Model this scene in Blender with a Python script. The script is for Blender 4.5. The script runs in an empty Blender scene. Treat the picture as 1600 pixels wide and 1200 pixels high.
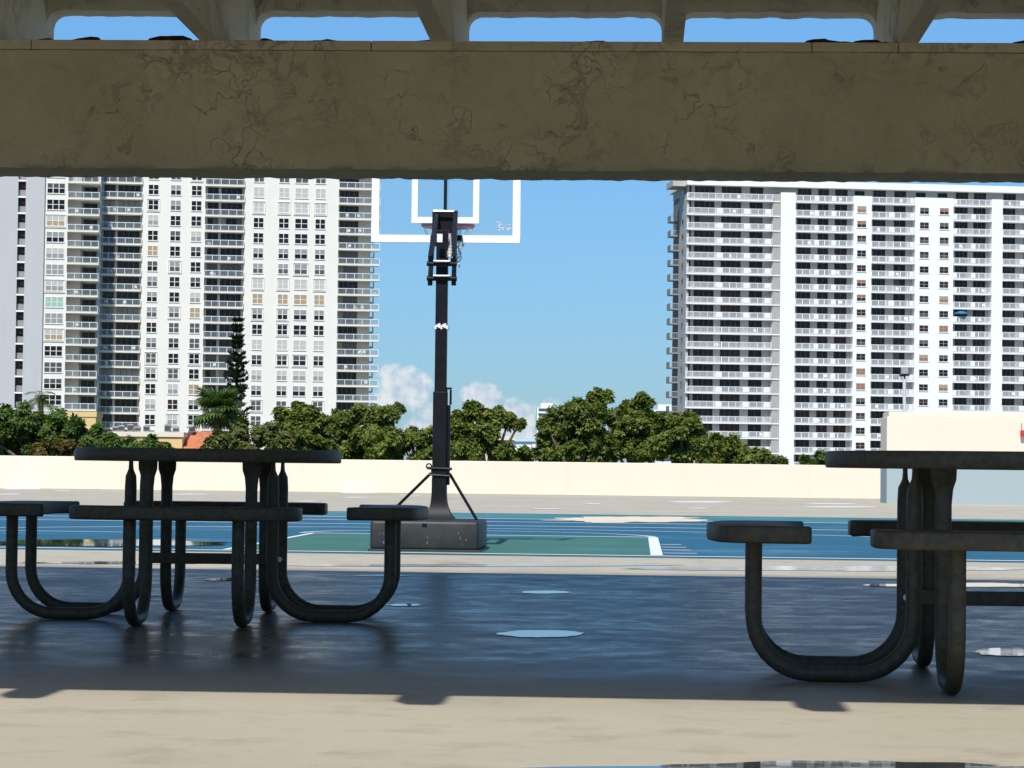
import bpy, bmesh, math, random
from mathutils import Vector, Matrix, noise
C = bpy.context.scene
COL = C.collection
R = math.radians
rnd = random.Random(7)

# ------------------------------------------------------------------ camera, sky, sun, exposure
EYE, FPX, HOR, ROLL = 0.68, 4000.0, 735.0, 0.0118
PITCH = math.atan((HOR - 600) / FPX)
cam = bpy.data.objects.new('camera', bpy.data.cameras.new('camera')); COL.objects.link(cam)
cam.data.lens = 36 * FPX / 1600; cam.data.sensor_width = 36
cam.data.clip_start = 0.1; cam.data.clip_end = 20000
cam.matrix_world = Matrix.Translation((0, 0, EYE)) @ Matrix.Rotation(R(90) + PITCH, 4, 'X') @ Matrix.Rotation(ROLL, 4, 'Z')
C.camera = cam

SUN_EL = R(52); LX, LY = 0.215, 1.0            # horizontal travel of the sunlight
sun = bpy.data.objects.new('sun', bpy.data.lights.new('sun', 'SUN')); COL.objects.link(sun)
sun.data.energy = 4.6; sun.data.angle = R(0.53); sun.data.color = (1.0, 0.965, 0.90)
sun.rotation_euler = Vector((LX, LY, -math.hypot(LX, LY) * math.tan(SUN_EL))).to_track_quat('-Z', 'Y').to_euler()
sun.location = (-4, -20, 30)

C.view_settings.view_transform = 'Standard'; C.view_settings.look = 'None'
C.view_settings.exposure = 0.2; C.view_settings.gamma = 1.0
C.cycles.max_bounces = 8; C.cycles.transparent_max_bounces = 12

W = bpy.data.worlds.new('World'); C.world = W; W.use_nodes = True
def build_world():
    nt = W.node_tree; N = nt.nodes; L = nt.links
    N.clear()
    def nd(t, **k):
        n = N.new(t)
        for a, b in k.items(): setattr(n, a, b)
        return n
    def mth(op, a, b=None, c=None, clamp=False):
        n = nd('ShaderNodeMath', operation=op, use_clamp=clamp)
        for i, x in enumerate((a, b, c)):
            if x is None: continue
            if isinstance(x, (int, float)): n.inputs[i].default_value = x
            else: L.new(x, n.inputs[i])
        return n.outputs[0]
    sky = nd('ShaderNodeTexSky', sky_type='NISHITA', sun_disc=False, sun_elevation=SUN_EL,
             sun_rotation=math.atan2(-LX, -LY), altitude=10, air_density=1.0, dust_density=0.15, ozone_density=2.2)
    tint = nd('ShaderNodeMix', data_type='RGBA', blend_type='MULTIPLY'); tint.inputs[0].default_value = 1
    L.new(sky.outputs[0], tint.inputs[6])
    tg = nd('ShaderNodeMix', data_type='RGBA'); tg.inputs[6].default_value = (0.31, 0.48, 0.74, 1); tg.inputs[7].default_value = (0.48, 0.76, 1.0, 1); L.new(tg.outputs[2], tint.inputs[7])
    tc = nd('ShaderNodeTexCoord'); sp = nd('ShaderNodeSeparateXYZ'); L.new(tc.outputs['Generated'], sp.inputs[0])
    yy = mth('MAXIMUM', sp.outputs[1], 0.05)
    az = mth('DIVIDE', sp.outputs[0], yy); el = mth('DIVIDE', sp.outputs[2], yy)
    eg = nd('ShaderNodeMapRange'); L.new(el, eg.inputs[0]); eg.inputs[1].default_value = 0.0; eg.inputs[2].default_value = 0.18; L.new(eg.outputs[0], tg.inputs[0])
    cv = nd('ShaderNodeCombineXYZ'); L.new(az, cv.inputs[0]); L.new(el, cv.inputs[1])
    nz = nd('ShaderNodeTexNoise'); nz.inputs['Scale'].default_value = 85; nz.inputs['Detail'].default_value = 7; nz.inputs['Roughness'].default_value = 0.58
    L.new(cv.outputs[0], nz.inputs['Vector'])
    n2 = nd('ShaderNodeTexNoise'); n2.inputs['Scale'].default_value = 170; n2.inputs['Detail'].default_value = 5
    L.new(cv.outputs[0], n2.inputs['Vector'])
    dens = None
    # heaps of cumulus low over the horizon: azimuth, elevation, half sizes, strength
    for ca, ce, wa, we, s in ((-0.0415, 0.0315, 0.0145, 0.0125, 1.0), (-0.050, 0.024, 0.013, 0.010, .9), (-0.030, 0.021, 0.016, 0.009, .62), (-0.012, 0.0245, 0.013, 0.0125, 1.1),
                              (0.001, 0.019, 0.016, 0.013, 1.0), (0.016, 0.019, 0.016, 0.011, .7), (-0.02, 0.010, 0.07, 0.014, .85), (0.10, 0.012, 0.05, 0.010, .5), (-0.2, 0.03, 0.06, 0.02, .8), (0.36, 0.03, 0.09, 0.02, .8)):
        dx = mth('DIVIDE', mth('SUBTRACT', az, ca), wa); dy = mth('DIVIDE', mth('SUBTRACT', el, ce), we)
        r2 = mth('ADD', mth('MULTIPLY', dx, dx), mth('MULTIPLY', dy, dy))
        b = mth('MULTIPLY', mth('SUBTRACT', 1.0, r2, clamp=True), s)
        dens = b if dens is None else mth('MAXIMUM', dens, b)
    d2 = mth('ADD', dens, mth('MULTIPLY', mth('SUBTRACT', nz.outputs['Fac'], 0.56), 2.3))
    gate = mth('MULTIPLY', dens, 5.0, clamp=True)
    mr = nd('ShaderNodeMapRange', interpolation_type='SMOOTHSTEP'); L.new(d2, mr.inputs[0]); mr.inputs[1].default_value = 0.18; mr.inputs[2].default_value = 0.72
    fac = mth('MULTIPLY', mth('MULTIPLY', mr.outputs[0], gate), 0.86)
    shade = nd('ShaderNodeMapRange'); L.new(n2.outputs['Fac'], shade.inputs[0]); shade.inputs[1].default_value = .3; shade.inputs[2].default_value = .62; shade.inputs[3].default_value = 0; shade.inputs[4].default_value = 1
    cc = nd('ShaderNodeMix', data_type='RGBA'); L.new(shade.outputs[0], cc.inputs[0]); cc.inputs[6].default_value = (3.9, 4.7, 5.9, 1); cc.inputs[7].default_value = (6.6, 6.7, 6.9, 1)
    mx = nd('ShaderNodeMix', data_type='RGBA'); L.new(fac, mx.inputs[0]); L.new(tint.outputs[2], mx.inputs[6]); L.new(cc.outputs[2], mx.inputs[7])
    bg = nd('ShaderNodeBackground'); bg.inputs[1].default_value = 0.11; L.new(mx.outputs[2], bg.inputs[0])
    out = nd('ShaderNodeOutputWorld'); L.new(bg.outputs[0], out.inputs[0])
build_world()

# ------------------------------------------------------------------ picture point -> real point
_F = Vector((0, math.cos(PITCH), math.sin(PITCH))); _U0 = Vector((0, -math.sin(PITCH), math.cos(PITCH))); _R0 = Vector((1, 0, 0))
_RT = _R0 * math.cos(ROLL) + _U0 * math.sin(ROLL); _UP = _U0 * math.cos(ROLL) - _R0 * math.sin(ROLL)
def ray(px, py): return _F + _RT * ((px - 800) / FPX) + _UP * ((600 - py) / FPX)
def at(px, py, Y):
    d = ray(px, py); t = Y / d.y
    return Vector((d.x * t, Y, EYE + d.z * t))
def gnd(px, py, z=0.0):
    d = ray(px, py); t = (z - EYE) / d.z
    return Vector((d.x * t, d.y * t, z))
DYAW = -0.05                                   # the roof deck is turned a little to the camera
def deck(u, v, z=0): return Vector((u * math.cos(DYAW) - v * math.sin(DYAW), u * math.sin(DYAW) + v * math.cos(DYAW), z))
def undeck(p): return (p.x * math.cos(DYAW) + p.y * math.sin(DYAW), -p.x * math.sin(DYAW) + p.y * math.cos(DYAW))

# ------------------------------------------------------------------ materials
class NT:
    def __init__(s, name):
        s.m = bpy.data.materials.new(name); s.m.use_nodes = True
        s.nt = s.m.node_tree; s.N = s.nt.nodes; s.L = s.nt.links
        s.b = s.N['Principled BSDF']
        s.tc = s.N.new('ShaderNodeTexCoord')
    def put(s, val, sock):
        if isinstance(val, (int, float)): sock.default_value = val
        elif isinstance(val, (tuple, list)): sock.default_value = tuple(val) + ((1,) if len(val) == 3 and sock.type == 'RGBA' else ())
        else: s.L.new(val, sock)
    def noise(s, scale, detail=4, rough=.55, vec=None, dist=0.0):
        n = s.N.new('ShaderNodeTexNoise'); n.inputs['Scale'].default_value = scale; n.inputs['Detail'].default_value = detail
        n.inputs['Roughness'].default_value = rough; n.inputs['Distortion'].default_value = dist
        s.L.new(vec if vec else s.tc.outputs['Object'], n.inputs['Vector']); return n.outputs['Fac']
    def voro(s, scale, feature='F1', vec=None):
        n = s.N.new('ShaderNodeTexVoronoi'); n.feature = feature; n.inputs['Scale'].default_value = scale
        s.L.new(vec if vec else s.tc.outputs['Object'], n.inputs['Vector']); return n.outputs['Distance']
    def map(s, v, a, b, c=0.0, d=1.0, smooth=False):
        n = s.N.new('ShaderNodeMapRange'); n.interpolation_type = 'SMOOTHSTEP' if smooth else 'LINEAR'
        s.put(v, n.inputs[0])
        for i, x in enumerate((a, b, c, d)): n.inputs[i + 1].default_value = x
        return n.outputs[0]
    def math(s, op, a, b=0.0, clamp=False):
        n = s.N.new('ShaderNodeMath'); n.operation = op; n.use_clamp = clamp
        s.put(a, n.inputs[0]); s.put(b, n.inputs[1]); return n.outputs[0]
    def mix(s, f, a, b, mode='MIX'):
        n = s.N.new('ShaderNodeMix'); n.data_type = 'RGBA'; n.blend_type = mode
        s.put(f, n.inputs[0]); s.put(a, n.inputs[6]); s.put(b, n.inputs[7]); return n.outputs[2]
    def scaled(s, x, y, z, src=None):
        n = s.N.new('ShaderNodeMapping'); n.inputs['Scale'].default_value = (x, y, z)
        s.L.new(src or s.tc.outputs['Object'], n.inputs['Vector']); return n.outputs[0]
    def xyz(s):
        n = s.N.new('ShaderNodeSeparateXYZ'); s.L.new(s.tc.outputs['Object'], n.inputs[0]); return n.outputs
    def bump(s, h, strength=.3, dist=.01):
        n = s.N.new('ShaderNodeBump'); n.inputs['Strength'].default_value = strength; n.inputs['Distance'].default_value = dist
        s.put(h, n.inputs['Height']); s.L.new(n.outputs[0], s.b.inputs['Normal'])
    def set(s, **k):
        names = dict(color='Base Color', rough='Roughness', metal='Metallic', spec='Specular IOR Level', ior='IOR', coat='Coat Weight', coatr='Coat Roughness', trans='Transmission Weight', alpha='Alpha')
        for a, v in k.items(): s.put(v, s.b.inputs[names[a]])
        return s.m
MAT = {}
def plain(name, col, rough=.6, var=.12, scale=6, metal=0, spec=.5, bump=0):
    n = NT(name)
    f = n.map(n.noise(scale, 5, .6), .3, .7)
    lo = tuple(c * (1 - var) for c in col); hi = tuple(min(1, c * (1 + var)) for c in col)
    n.set(color=n.mix(f, lo, hi), rough=rough, metal=metal, spec=spec)
    if bump: n.bump(n.noise(scale * 8, 4), bump, .005)
    MAT[name] = n.m
    return n.m

def m_deck():
    n = NT('deck_coating'); X = n.xyz()
    big = n.noise(.55, 5, .6); mid = n.noise(3.2, 6, .62); fine = n.noise(38, 6, .8)
    base = n.mix(n.map(big, .3, .7), (.385, .345, .265), (.475, .430, .340))
    base = n.mix(n.map(mid, .52, .72, 0, .7), base, (.25, .21, .155))
    base = n.mix(n.map(n.noise(9, 8, .75), .56, .70, 0, .45), base, (.22, .19, .15))
    base = n.mix(n.map(n.noise(1.1, 9, .7), .60, .68, 0, .5), base, (.33, .31, .27))
    base = n.mix(n.map(fine, .35, .75, 0, .35), base, (.50, .445, .335))
    spots = n.math('ADD', n.map(n.voro(5.5), .0, .035, 1, 0), n.map(n.voro(17), .0, .05, .8, 0), True)
    base = n.mix(n.math('MULTIPLY', spots, .7), base, (.12, .10, .07))
    # rain still lying on the deck: its darkening also paints in the pavilion's shade
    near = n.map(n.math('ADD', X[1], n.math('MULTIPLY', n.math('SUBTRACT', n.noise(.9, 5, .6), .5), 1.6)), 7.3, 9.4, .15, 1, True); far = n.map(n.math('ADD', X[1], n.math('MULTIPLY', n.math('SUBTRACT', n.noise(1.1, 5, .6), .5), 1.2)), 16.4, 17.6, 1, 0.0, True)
    shade_zone = n.math('MULTIPLY', near, far)
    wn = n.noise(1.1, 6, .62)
    wet = n.math('MULTIPLY', shade_zone, n.map(wn, .25, .50, .55, 1))
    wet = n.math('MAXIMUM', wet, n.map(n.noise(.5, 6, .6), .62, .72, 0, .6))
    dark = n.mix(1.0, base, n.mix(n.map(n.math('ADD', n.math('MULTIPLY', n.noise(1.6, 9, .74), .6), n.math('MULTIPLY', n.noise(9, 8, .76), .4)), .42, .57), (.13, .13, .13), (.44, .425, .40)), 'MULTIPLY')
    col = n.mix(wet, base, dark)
    rr = n.map(n.noise(4.5, 10, .78), .36, .64, .19, .40)
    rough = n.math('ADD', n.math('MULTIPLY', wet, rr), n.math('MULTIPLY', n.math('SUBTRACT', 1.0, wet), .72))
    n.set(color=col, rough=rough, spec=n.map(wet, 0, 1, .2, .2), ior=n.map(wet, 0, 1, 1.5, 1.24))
    h = n.math('ADD', n.noise(16, 9, .75), n.math('MULTIPLY', n.noise(90, 4, .75), .4))
    n.bump(h, .05, .004)
    return n.m
def m_stucco(name, c1, c2, crack):
    n = NT(name)
    warp = n.N.new('ShaderNodeVectorMath'); warp.operation = 'ADD'
    nz = n.N.new('ShaderNodeTexNoise'); nz.inputs['Scale'].default_value = 6; nz.inputs['Detail'].default_value = 4; n.L.new(n.tc.outputs['Object'], nz.inputs['Vector'])
    sc = n.N.new('ShaderNodeVectorMath'); sc.operation = 'SCALE'; sc.inputs['Scale'].default_value = .5; n.L.new(nz.outputs['Color'], sc.inputs[0])
    n.L.new(n.tc.outputs['Object'], warp.inputs[0]); n.L.new(sc.outputs[0], warp.inputs[1])
    edge = n.voro(4.4, 'DISTANCE_TO_EDGE', warp.outputs[0])
    mask = n.map(n.noise(1.7, 5, .62), .54, .68)
    line = n.math('MULTIPLY', n.map(edge, .0, .022, 1, 0), mask)
    base = n.mix(n.map(n.noise(1.7, 6, .6), .3, .7), c1, c2)
    base = n.mix(n.map(n.noise(14, 5, .7), .52, .8, 0, .5), base, tuple(c * .72 for c in c1))
    n.set(color=n.mix(n.math('MULTIPLY', line, crack), base, tuple(c * .22 for c in c1)), rough=.8, spec=.25)
    rel = n.math('MULTIPLY', n.map(n.noise(8, 6, .66, None, .8), .50, .60, 0, 1, True), n.map(n.noise(1.3, 3, .6), .44, .62))
    h = n.math('SUBTRACT', n.math('ADD', n.math('ADD', rel, n.noise(5, 6, .7)), n.math('MULTIPLY', n.noise(90, 3), .2)), n.math('MULTIPLY', line, 1.2))
    n.bump(h, .75, .018)
    MAT[name] = n.m; return n.m
def m_court(name, c1, c2):
    n = NT(name)
    wet = n.map(n.noise(.35, 5, .6), .52, .66)
    c = n.mix(n.map(n.noise(1.3, 6, .65), .3, .7), c1, c2)
    c = n.mix(n.map(n.noise(24, 4, .7), .55, .8, 0, .3), c, tuple(min(1, x * 1.7) for x in c2))
    c = n.mix(n.map(n.noise(.8, 8, .72), .54, .66, 0, .5), c, tuple(x * .62 for x in c1))
    c = n.mix(n.map(n.noise(2.3, 8, .75), .60, .70, 0, .3), c, (.25, .26, .24))
    n.set(color=c, rough=n.map(wet, 0, 1, .6, .28), spec=.35); n.bump(n.noise(120, 2), .15, .003)
    MAT[name] = n.m; return n.m
def m_leaf(name, a, b, c):
    n = NT(name)
    g = n.N.new('ShaderNodeNewGeometry')
    f = n.N.new('ShaderNodeValToRGB'); el = f.color_ramp.elements
    el[0].position = 0; el[0].color = a + (1,); el[1].position = 1; el[1].color = c + (1,)
    e = el.new(.55); e.color = b + (1,)
    n.L.new(g.outputs['Random Per Island'], f.inputs[0])
    clump = n.map(n.noise(.9, 4, .6), .35, .68)
    col = n.mix(clump, n.mix(1.0, f.outputs[0], (.70, .74, .68), 'MULTIPLY'), f.outputs[0])
    n.set(color=col, rough=.5, spec=.32)
    tr = n.N.new('ShaderNodeBsdfTranslucent'); n.L.new(n.mix(1.0, col, (1.3, 1.5, .5), 'MULTIPLY'), tr.inputs[0])
    ms = n.N.new('ShaderNodeMixShader'); ms.inputs[0].default_value = .28
    n.L.new(n.b.outputs[0], ms.inputs[1]); n.L.new(tr.outputs[0], ms.inputs[2]); n.L.new(ms.outputs[0], n.N['Material Output'].inputs[0])
    MAT[name] = n.m; return n.m
def m_glass(name, col, clear, rough=.05):
    n = NT(name)
    n.set(color=col, rough=rough, spec=.6)
    t = n.N.new('ShaderNodeBsdfTransparent'); ms = n.N.new('ShaderNodeMixShader'); ms.inputs[0].default_value = clear
    n.L.new(n.b.outputs[0], ms.inputs[1]); n.L.new(t.outputs[0], ms.inputs[2]); n.L.new(ms.outputs[0], n.N['Material Output'].inputs[0])
    MAT[name] = n.m; return n.m
def m_wall(name, col, var=.05, floor=2.8):
    n = NT(name); X = n.xyz()
    f = n.map(n.noise(.22, 6, .6), .3, .7)
    c = n.mix(f, tuple(x * (1 - var) for x in col), col)
    streak = n.map(n.noise(1.0, 4, .6, n.scaled(1.2, 1.2, .06)), .55, .8, 0, .32)
    c = n.mix(streak, c, tuple(x * .78 for x in col))
    n.set(color=c, rough=.8, spec=.25); n.bump(n.noise(3, 4), .12, .02)
    MAT[name] = n.m; return n.m

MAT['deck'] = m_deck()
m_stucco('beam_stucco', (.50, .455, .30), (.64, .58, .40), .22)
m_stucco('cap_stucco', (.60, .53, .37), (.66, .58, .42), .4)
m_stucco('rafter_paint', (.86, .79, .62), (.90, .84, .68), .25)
m_wall('parapet_paint', (.735, .66, .535), .05)
m_wall('block_blue', (.34, .41, .43), .07)
m_wall('tower_cream', (.785, .75, .68), .05)
m_wall('tower_white', (.85, .85, .85), .04)
m_wall('tower_grey', (.50, .50, .51), .05)
m_wall('tower_shade_grey', (.50, .48, .465), .08)  # white tower's walls darkened to grey, shade of the recesses put into the colour
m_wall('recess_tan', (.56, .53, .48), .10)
m_wall('villa_yellow', (.72, .52, .24), .08)
m_wall('far_white', (.80, .82, .86), .03)
plain('roof_tile', (.48, .16, .07), .7, .3, 3)
plain('roof_blue', (.50, .68, .76), .5, .08, 1)
m_court('court_blue', (.014, .090, .145), (.022, .120, .185))
m_court('court_teal', (.045, .165, .170), (.060, .205, .205))
m_court('court_green', (.040, .130, .095), (.060, .165, .120))
plain('line_paint', (.74, .76, .76), .55, .12, 30)
plain('worn_paint', (.66, .63, .56), .6, .15, 12)
plain('dry_mud', (.68, .58, .42), .8, .15, 1.5)
plain('steel_coating', (.058, .049, .031), .5, .35, 40, 0, .28, .15)
plain('pole_black', (.0045, .005, .008), .5, .4, 9, 0, .22, .1)
plain('base_plastic', (.022, .024, .026), .55, .35, 7, 0, .5, .2)
plain('scuff_grey', (.11, .115, .115), .7, .3, 30)
plain('bare_steel', (.55, .54, .52), .35, .2, 60, .8)
plain('spring_white', (.62, .60, .55), .5, .2, 60)
plain('tape_white', (.75, .74, .70), .6, .2, 30)
plain('board_white', (.86, .87, .88), .35, .03, 20)
plain('rim_orange', (.50, .07, .04), .45, .35, 30)
plain('net_cord', (.55, .56, .55), .8, .2, 50)
m_glass('board_glass', (.25, .40, .48), .90, .04)
m_glass('rail_glass', (.22, .25, .26), .58, .06)
plain('rail_white', (.80, .80, .80), .5, .03, 3)
plain('frame_white', (.74, .72, .68), .5, .03, 3)
plain('rail_shade_grey', (.44, .42, .40), .6, .1, 3)
plain('louvre_grey', (.42, .40, .385), .7, .15, 4)
plain('stair_and_shade_grey', (.27, .26, .255), .7, .15, 4)
plain('glass_dark', (.010, .010, .013), .12, .4, 1.2, 0, .22)
plain('glass_navy', (.020, .018, .022), .12, .4, 1.2, 0, .22)
plain('glass_brown', (.042, .018, .015), .15, .4, 1.2, 0, .22)
plain('glass_slate', (.085, .082, .084), .2, .3, 1.2, 0, .45)
plain('blind_grey', (.27, .275, .27), .55, .12, 4)
plain('blind_white', (.48, .47, .43), .55, .08, 4)
plain('blind_tan', (.38, .28, .17), .55, .15, 4)
plain('blind_rust', (.30, .15, .09), .5, .25, 3)
plain('blind_green', (.30, .48, .38), .55, .15, 3)
plain('bark', (.13, .10, .075), .9, .35, 9, 0, .2, .4)
plain('grey_metal', (.36, .37, .38), .5, .15, 8, .3)
plain('pale_metal', (.62, .63, .64), .5, .1, 8)
plain('alarm_red', (.50, .03, .025), .4, .15, 12)
plain('parasol_blue', (.03, .16, .30), .7, .15, 3)
plain('chair_white', (.80, .80, .78), .5, .05, 5)
plain('chair_dark', (.06, .05, .045), .6, .3, 5)
plain('debris', (.035, .028, .02), .95, .4, 25, 0, .2)
plain('terrain', (.085, .10, .05), .9, .4, .02)
m_leaf('leaf_almond', (.052, .098, .013), (.140, .190, .026), (.300, .285, .055))
m_leaf('leaf_deep', (.042, .092, .014), (.088, .160, .024), (.175, .215, .042))
m_leaf('leaf_olive', (.080, .105, .022), (.140, .160, .034), (.215, .195, .050))
m_leaf('leaf_rust', (.120, .088, .022), (.190, .130, .030), (.240, .160, .040))
m_leaf('leaf_pine', (.010, .020, .010), (.018, .034, .014), (.036, .050, .018))
m_leaf('leaf_palm', (.044, .090, .018), (.085, .145, .030), (.165, .205, .055))
def m_film():
    n = NT('wet_film'); n.set(color=n.mix(n.map(n.noise(2.5, 6, .7), .35, .65), (.40, .39, .36), (.50, .48, .43)), rough=n.map(n.noise(4, 6, .7), .35, .65, .06, .22), spec=.7)
    n.bump(n.noise(30, 4, .7), .15, .004); return n.m
MAT['wet_film'] = m_film()
def m_water():
    n = NT('rain_water'); n.set(color=(.05, .05, .05), rough=.02, ior=1.33, spec=1.0)
    n.bump(n.noise(7, 2), .015, .004); return n.m
MAT['water'] = m_water()

# ------------------------------------------------------------------ mesh building
class MB:
    def __init__(s): s.v = []; s.f = []; s.mi = []; s.mats = []
    def _m(s, m):
        if m not in s.mats: s.mats.append(m)
        return s.mats.index(m)
    def face(s, idx, m): s.f.append(tuple(idx)); s.mi.append(s._m(m))
    def quad(s, pts, m):
        b = len(s.v); s.v += [tuple(p) for p in pts]; s.face(range(b, b + len(pts)), m)
    def box(s, x0, x1, y0, y1, z0, z1, m):
        b = len(s.v)
        s.v += [(x0, y0, z0), (x1, y0, z0), (x1, y1, z0), (x0, y1, z0), (x0, y0, z1), (x1, y0, z1), (x1, y1, z1), (x0, y1, z1)]
        for q in ((0, 3, 2, 1), (4, 5, 6, 7), (0, 1, 5, 4), (1, 2, 6, 5), (2, 3, 7, 6), (3, 0, 4, 7)): s.face([b + i for i in q], m)
    def sweep(s, path, side, a, bb, m, seg=12, cap=True):
        """tube along path; `side` is one cross axis, half width a along it and bb across"""
        path = [Vector(p) for p in path]; n = len(path)
        a = a if isinstance(a, list) else [a] * n; bb = bb if isinstance(bb, list) else [bb] * n
        b0 = len(s.v)
        for i, p in enumerate(path):
            t = (path[min(i + 1, n - 1)] - path[max(i - 1, 0)]).normalized()
            sd = Vector(side) if side is not None else (Vector((0, 0, 1)) if abs(t.z) < .9 else Vector((1, 0, 0)))
            sd = (sd - t * sd.dot(t)).normalized(); o = t.cross(sd)
            for k in range(seg):
                w = 2 * math.pi * k / seg
                s.v.append(tuple(p + sd * (a[i] * math.cos(w)) + o * (bb[i] * math.sin(w))))
        for i in range(n - 1):
            for k in range(seg):
                k2 = (k + 1) % seg
                s.face((b0 + i * seg + k, b0 + i * seg + k2, b0 + (i + 1) * seg + k2, b0 + (i + 1) * seg + k), m)
        if cap:
            s.face([b0 + k for k in reversed(range(seg))], m); s.face([b0 + (n - 1) * seg + k for k in range(seg)], m)
    def rod(s, p, q, r, m, seg=8): s.sweep([p, q], None, r, r, m, seg)
    def bar(s, p, q, w, h, m, up=(0, 0, 1)):
        p, q = Vector(p), Vector(q); t = (q - p).normalized(); sd = t.cross(Vector(up)).normalized(); u = sd.cross(t)
        b = len(s.v)
        for c in (p, q):
            for i, j in ((-1, -1), (1, -1), (1, 1), (-1, 1)): s.v.append(tuple(c + sd * (i * w / 2) + u * (j * h / 2)))
        for f in ((0, 1, 2, 3), (7, 6, 5, 4), (0, 4, 5, 1), (1, 5, 6, 2), (2, 6, 7, 3), (3, 7, 4, 0)): s.face([b + i for i in f], m)
    def prism(s, poly, z0, z1, m):
        n = len(poly); b = len(s.v)
        s.v += [(p[0], p[1], z0) for p in poly] + [(p[0], p[1], z1) for p in poly]
        s.face([b + i for i in reversed(range(n))], m); s.face([b + n + i for i in range(n)], m)
        for i in range(n): s.face((b + i, b + (i + 1) % n, b + n + (i + 1) % n, b + n + i), m)
    def mesh(s, name, smooth=None, bevel=None):
        me = bpy.data.meshes.new(name); me.from_pydata(s.v, [], s.f)
        for m in s.mats: me.materials.append(MAT[m])
        me.polygons.foreach_set('material_index', s.mi); me.update()
        if bevel:
            bm = bmesh.new(); bm.from_mesh(me); bmesh.ops.remove_doubles(bm, verts=bm.verts, dist=1e-5)
            ed = [e for e in bm.edges if len(e.link_faces) == 2 and e.calc_face_angle(0) > R(35)]
            bmesh.ops.bevel(bm, geom=ed, offset=bevel, segments=3, profile=.5, affect='EDGES', clamp_overlap=True)
            bm.to_mesh(me); bm.free()
        if smooth is not None:
            me.shade_smooth(); me.set_sharp_from_angle(angle=R(smooth))
        return me
    def build(s, name, parent=None, smooth=None, bevel=None, loc=None):
        return put(name, s.mesh(name, smooth, bevel), parent, loc)
def put(name, me, parent=None, loc=None, rz=0):
    o = bpy.data.objects.new(name, me); COL.objects.link(o)
    if parent: o.parent = parent
    if loc is not None: o.location = loc
    if rz: o.rotation_euler.z = rz
    return o
def empty(name, loc, rz=0):
    o = bpy.data.objects.new(name, None); COL.objects.link(o); o.location = loc; o.rotation_euler.z = rz; o.empty_display_size = .3
    return o
def tag(o, label, cat, group=None, kind=None):
    o['label'] = label; o['category'] = cat
    if group: o['group'] = group
    if kind: o['kind'] = kind
    return o
def struct(o, label=None, cat=None):
    o['kind'] = 'structure'
    if label: o['label'] = label; o['category'] = cat
    return o

# ------------------------------------------------------------------ ground, deck, court, puddles
GZ = -9.0
g = MB(); g.quad([(-9000, -3000, GZ), (9000, -3000, GZ), (9000, 12000, GZ), (-9000, 12000, GZ)], 'terrain')
struct(g.build('ground'), 'flat green ground far below the roof deck', 'ground')
DV1 = 71.6
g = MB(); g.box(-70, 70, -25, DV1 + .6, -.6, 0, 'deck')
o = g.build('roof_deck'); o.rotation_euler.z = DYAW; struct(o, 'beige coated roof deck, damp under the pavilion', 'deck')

def deck_sheet(name, poly, z, m, label, cat):
    b = MB(); b.quad([(p[0], p[1], z) for p in poly], m)
    o = b.build(name); o.rotation_euler.z = DYAW; return struct(o, label, cat)
CV0, CV1 = 20.35, 40.5
deck_sheet('court_border', [(-16, CV0), (24, CV0), (24, CV1), (-16, CV1)], .0015, 'court_teal', 'teal border strip along the back of the blue court', 'court')
deck_sheet('sports_court', [(-15.6, CV0 + .18), (23.6, CV0 + .18), (23.6, 36.2), (-15.6, 36.2)], .003, 'court_blue', 'blue painted sports court with white lines', 'court')
HU = -1.68                                      # hoop axis across the deck
KU0, KU1, KV1 = HU - 1.70, HU + 1.83, 26.6
deck_sheet('court_key', [(KU0, CV0 + .45), (KU1, CV0 + .45), (KU1, KV1), (KU0, KV1)], .0045, 'court_green', 'green painted key in front of the hoop', 'court')
ln = MB()
def line(u0, v0, u1, v1, w=.055, z=.006):
    d = Vector((u1 - u0, v1 - v0)).normalized(); n = Vector((-d.y, d.x)) * w / 2
    ln.quad([(u0 - n.x, v0 - n.y, z), (u1 - n.x, v1 - n.y, z), (u1 + n.x, v1 + n.y, z), (u0 + n.x, v0 + n.y, z)], 'line_paint')
line(-15.4, CV0 + .34, 23.4, CV0 + .34, .13)
line(KU0, CV0 + .5, KU0, KV1); line(KU1, CV0 + .5, KU1, KV1, .10); line(KU0, KV1, KU1, KV1, .12)
for k in range(4): line(KU1 + .06, CV0 + 1.1 + k * .85, KU1 + .34 - .03 * k, CV0 + 1.1 + k * .85, .10)
def arc(cu, cv, r, a0, a1, n=40, w=.07):
    pts = [(cu + r * math.cos(a0 + (a1 - a0) * i / n), cv + r * math.sin(a0 + (a1 - a0) * i / n)) for i in range(n + 1)]
    for p, q in zip(pts, pts[1:]): line(*p, *q, w)
arc(HU, KV1, 1.83, 0, math.pi); arc(HU, 23.2, 6.4, R(8), R(172), 60, .09)
for v, u0, u1, w in ((25.9, 2.5, 23, .10), (31.2, -15, 23, .14), (33.6, -15, 1.2, .16), (35.7, -15, 23, .2), (25.9, -15, -5.2, .09)): line(u0, v, u1, v, w)
line(12.4, 28.0, 14.5, 36.0, .2); line(-9.5, CV0 + .34, -9.5, 35.7, .09)
o = ln.build('court_line'); o.rotation_euler.z = DYAW; struct(o, 'white painted lines of the court', 'court lines')

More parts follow.
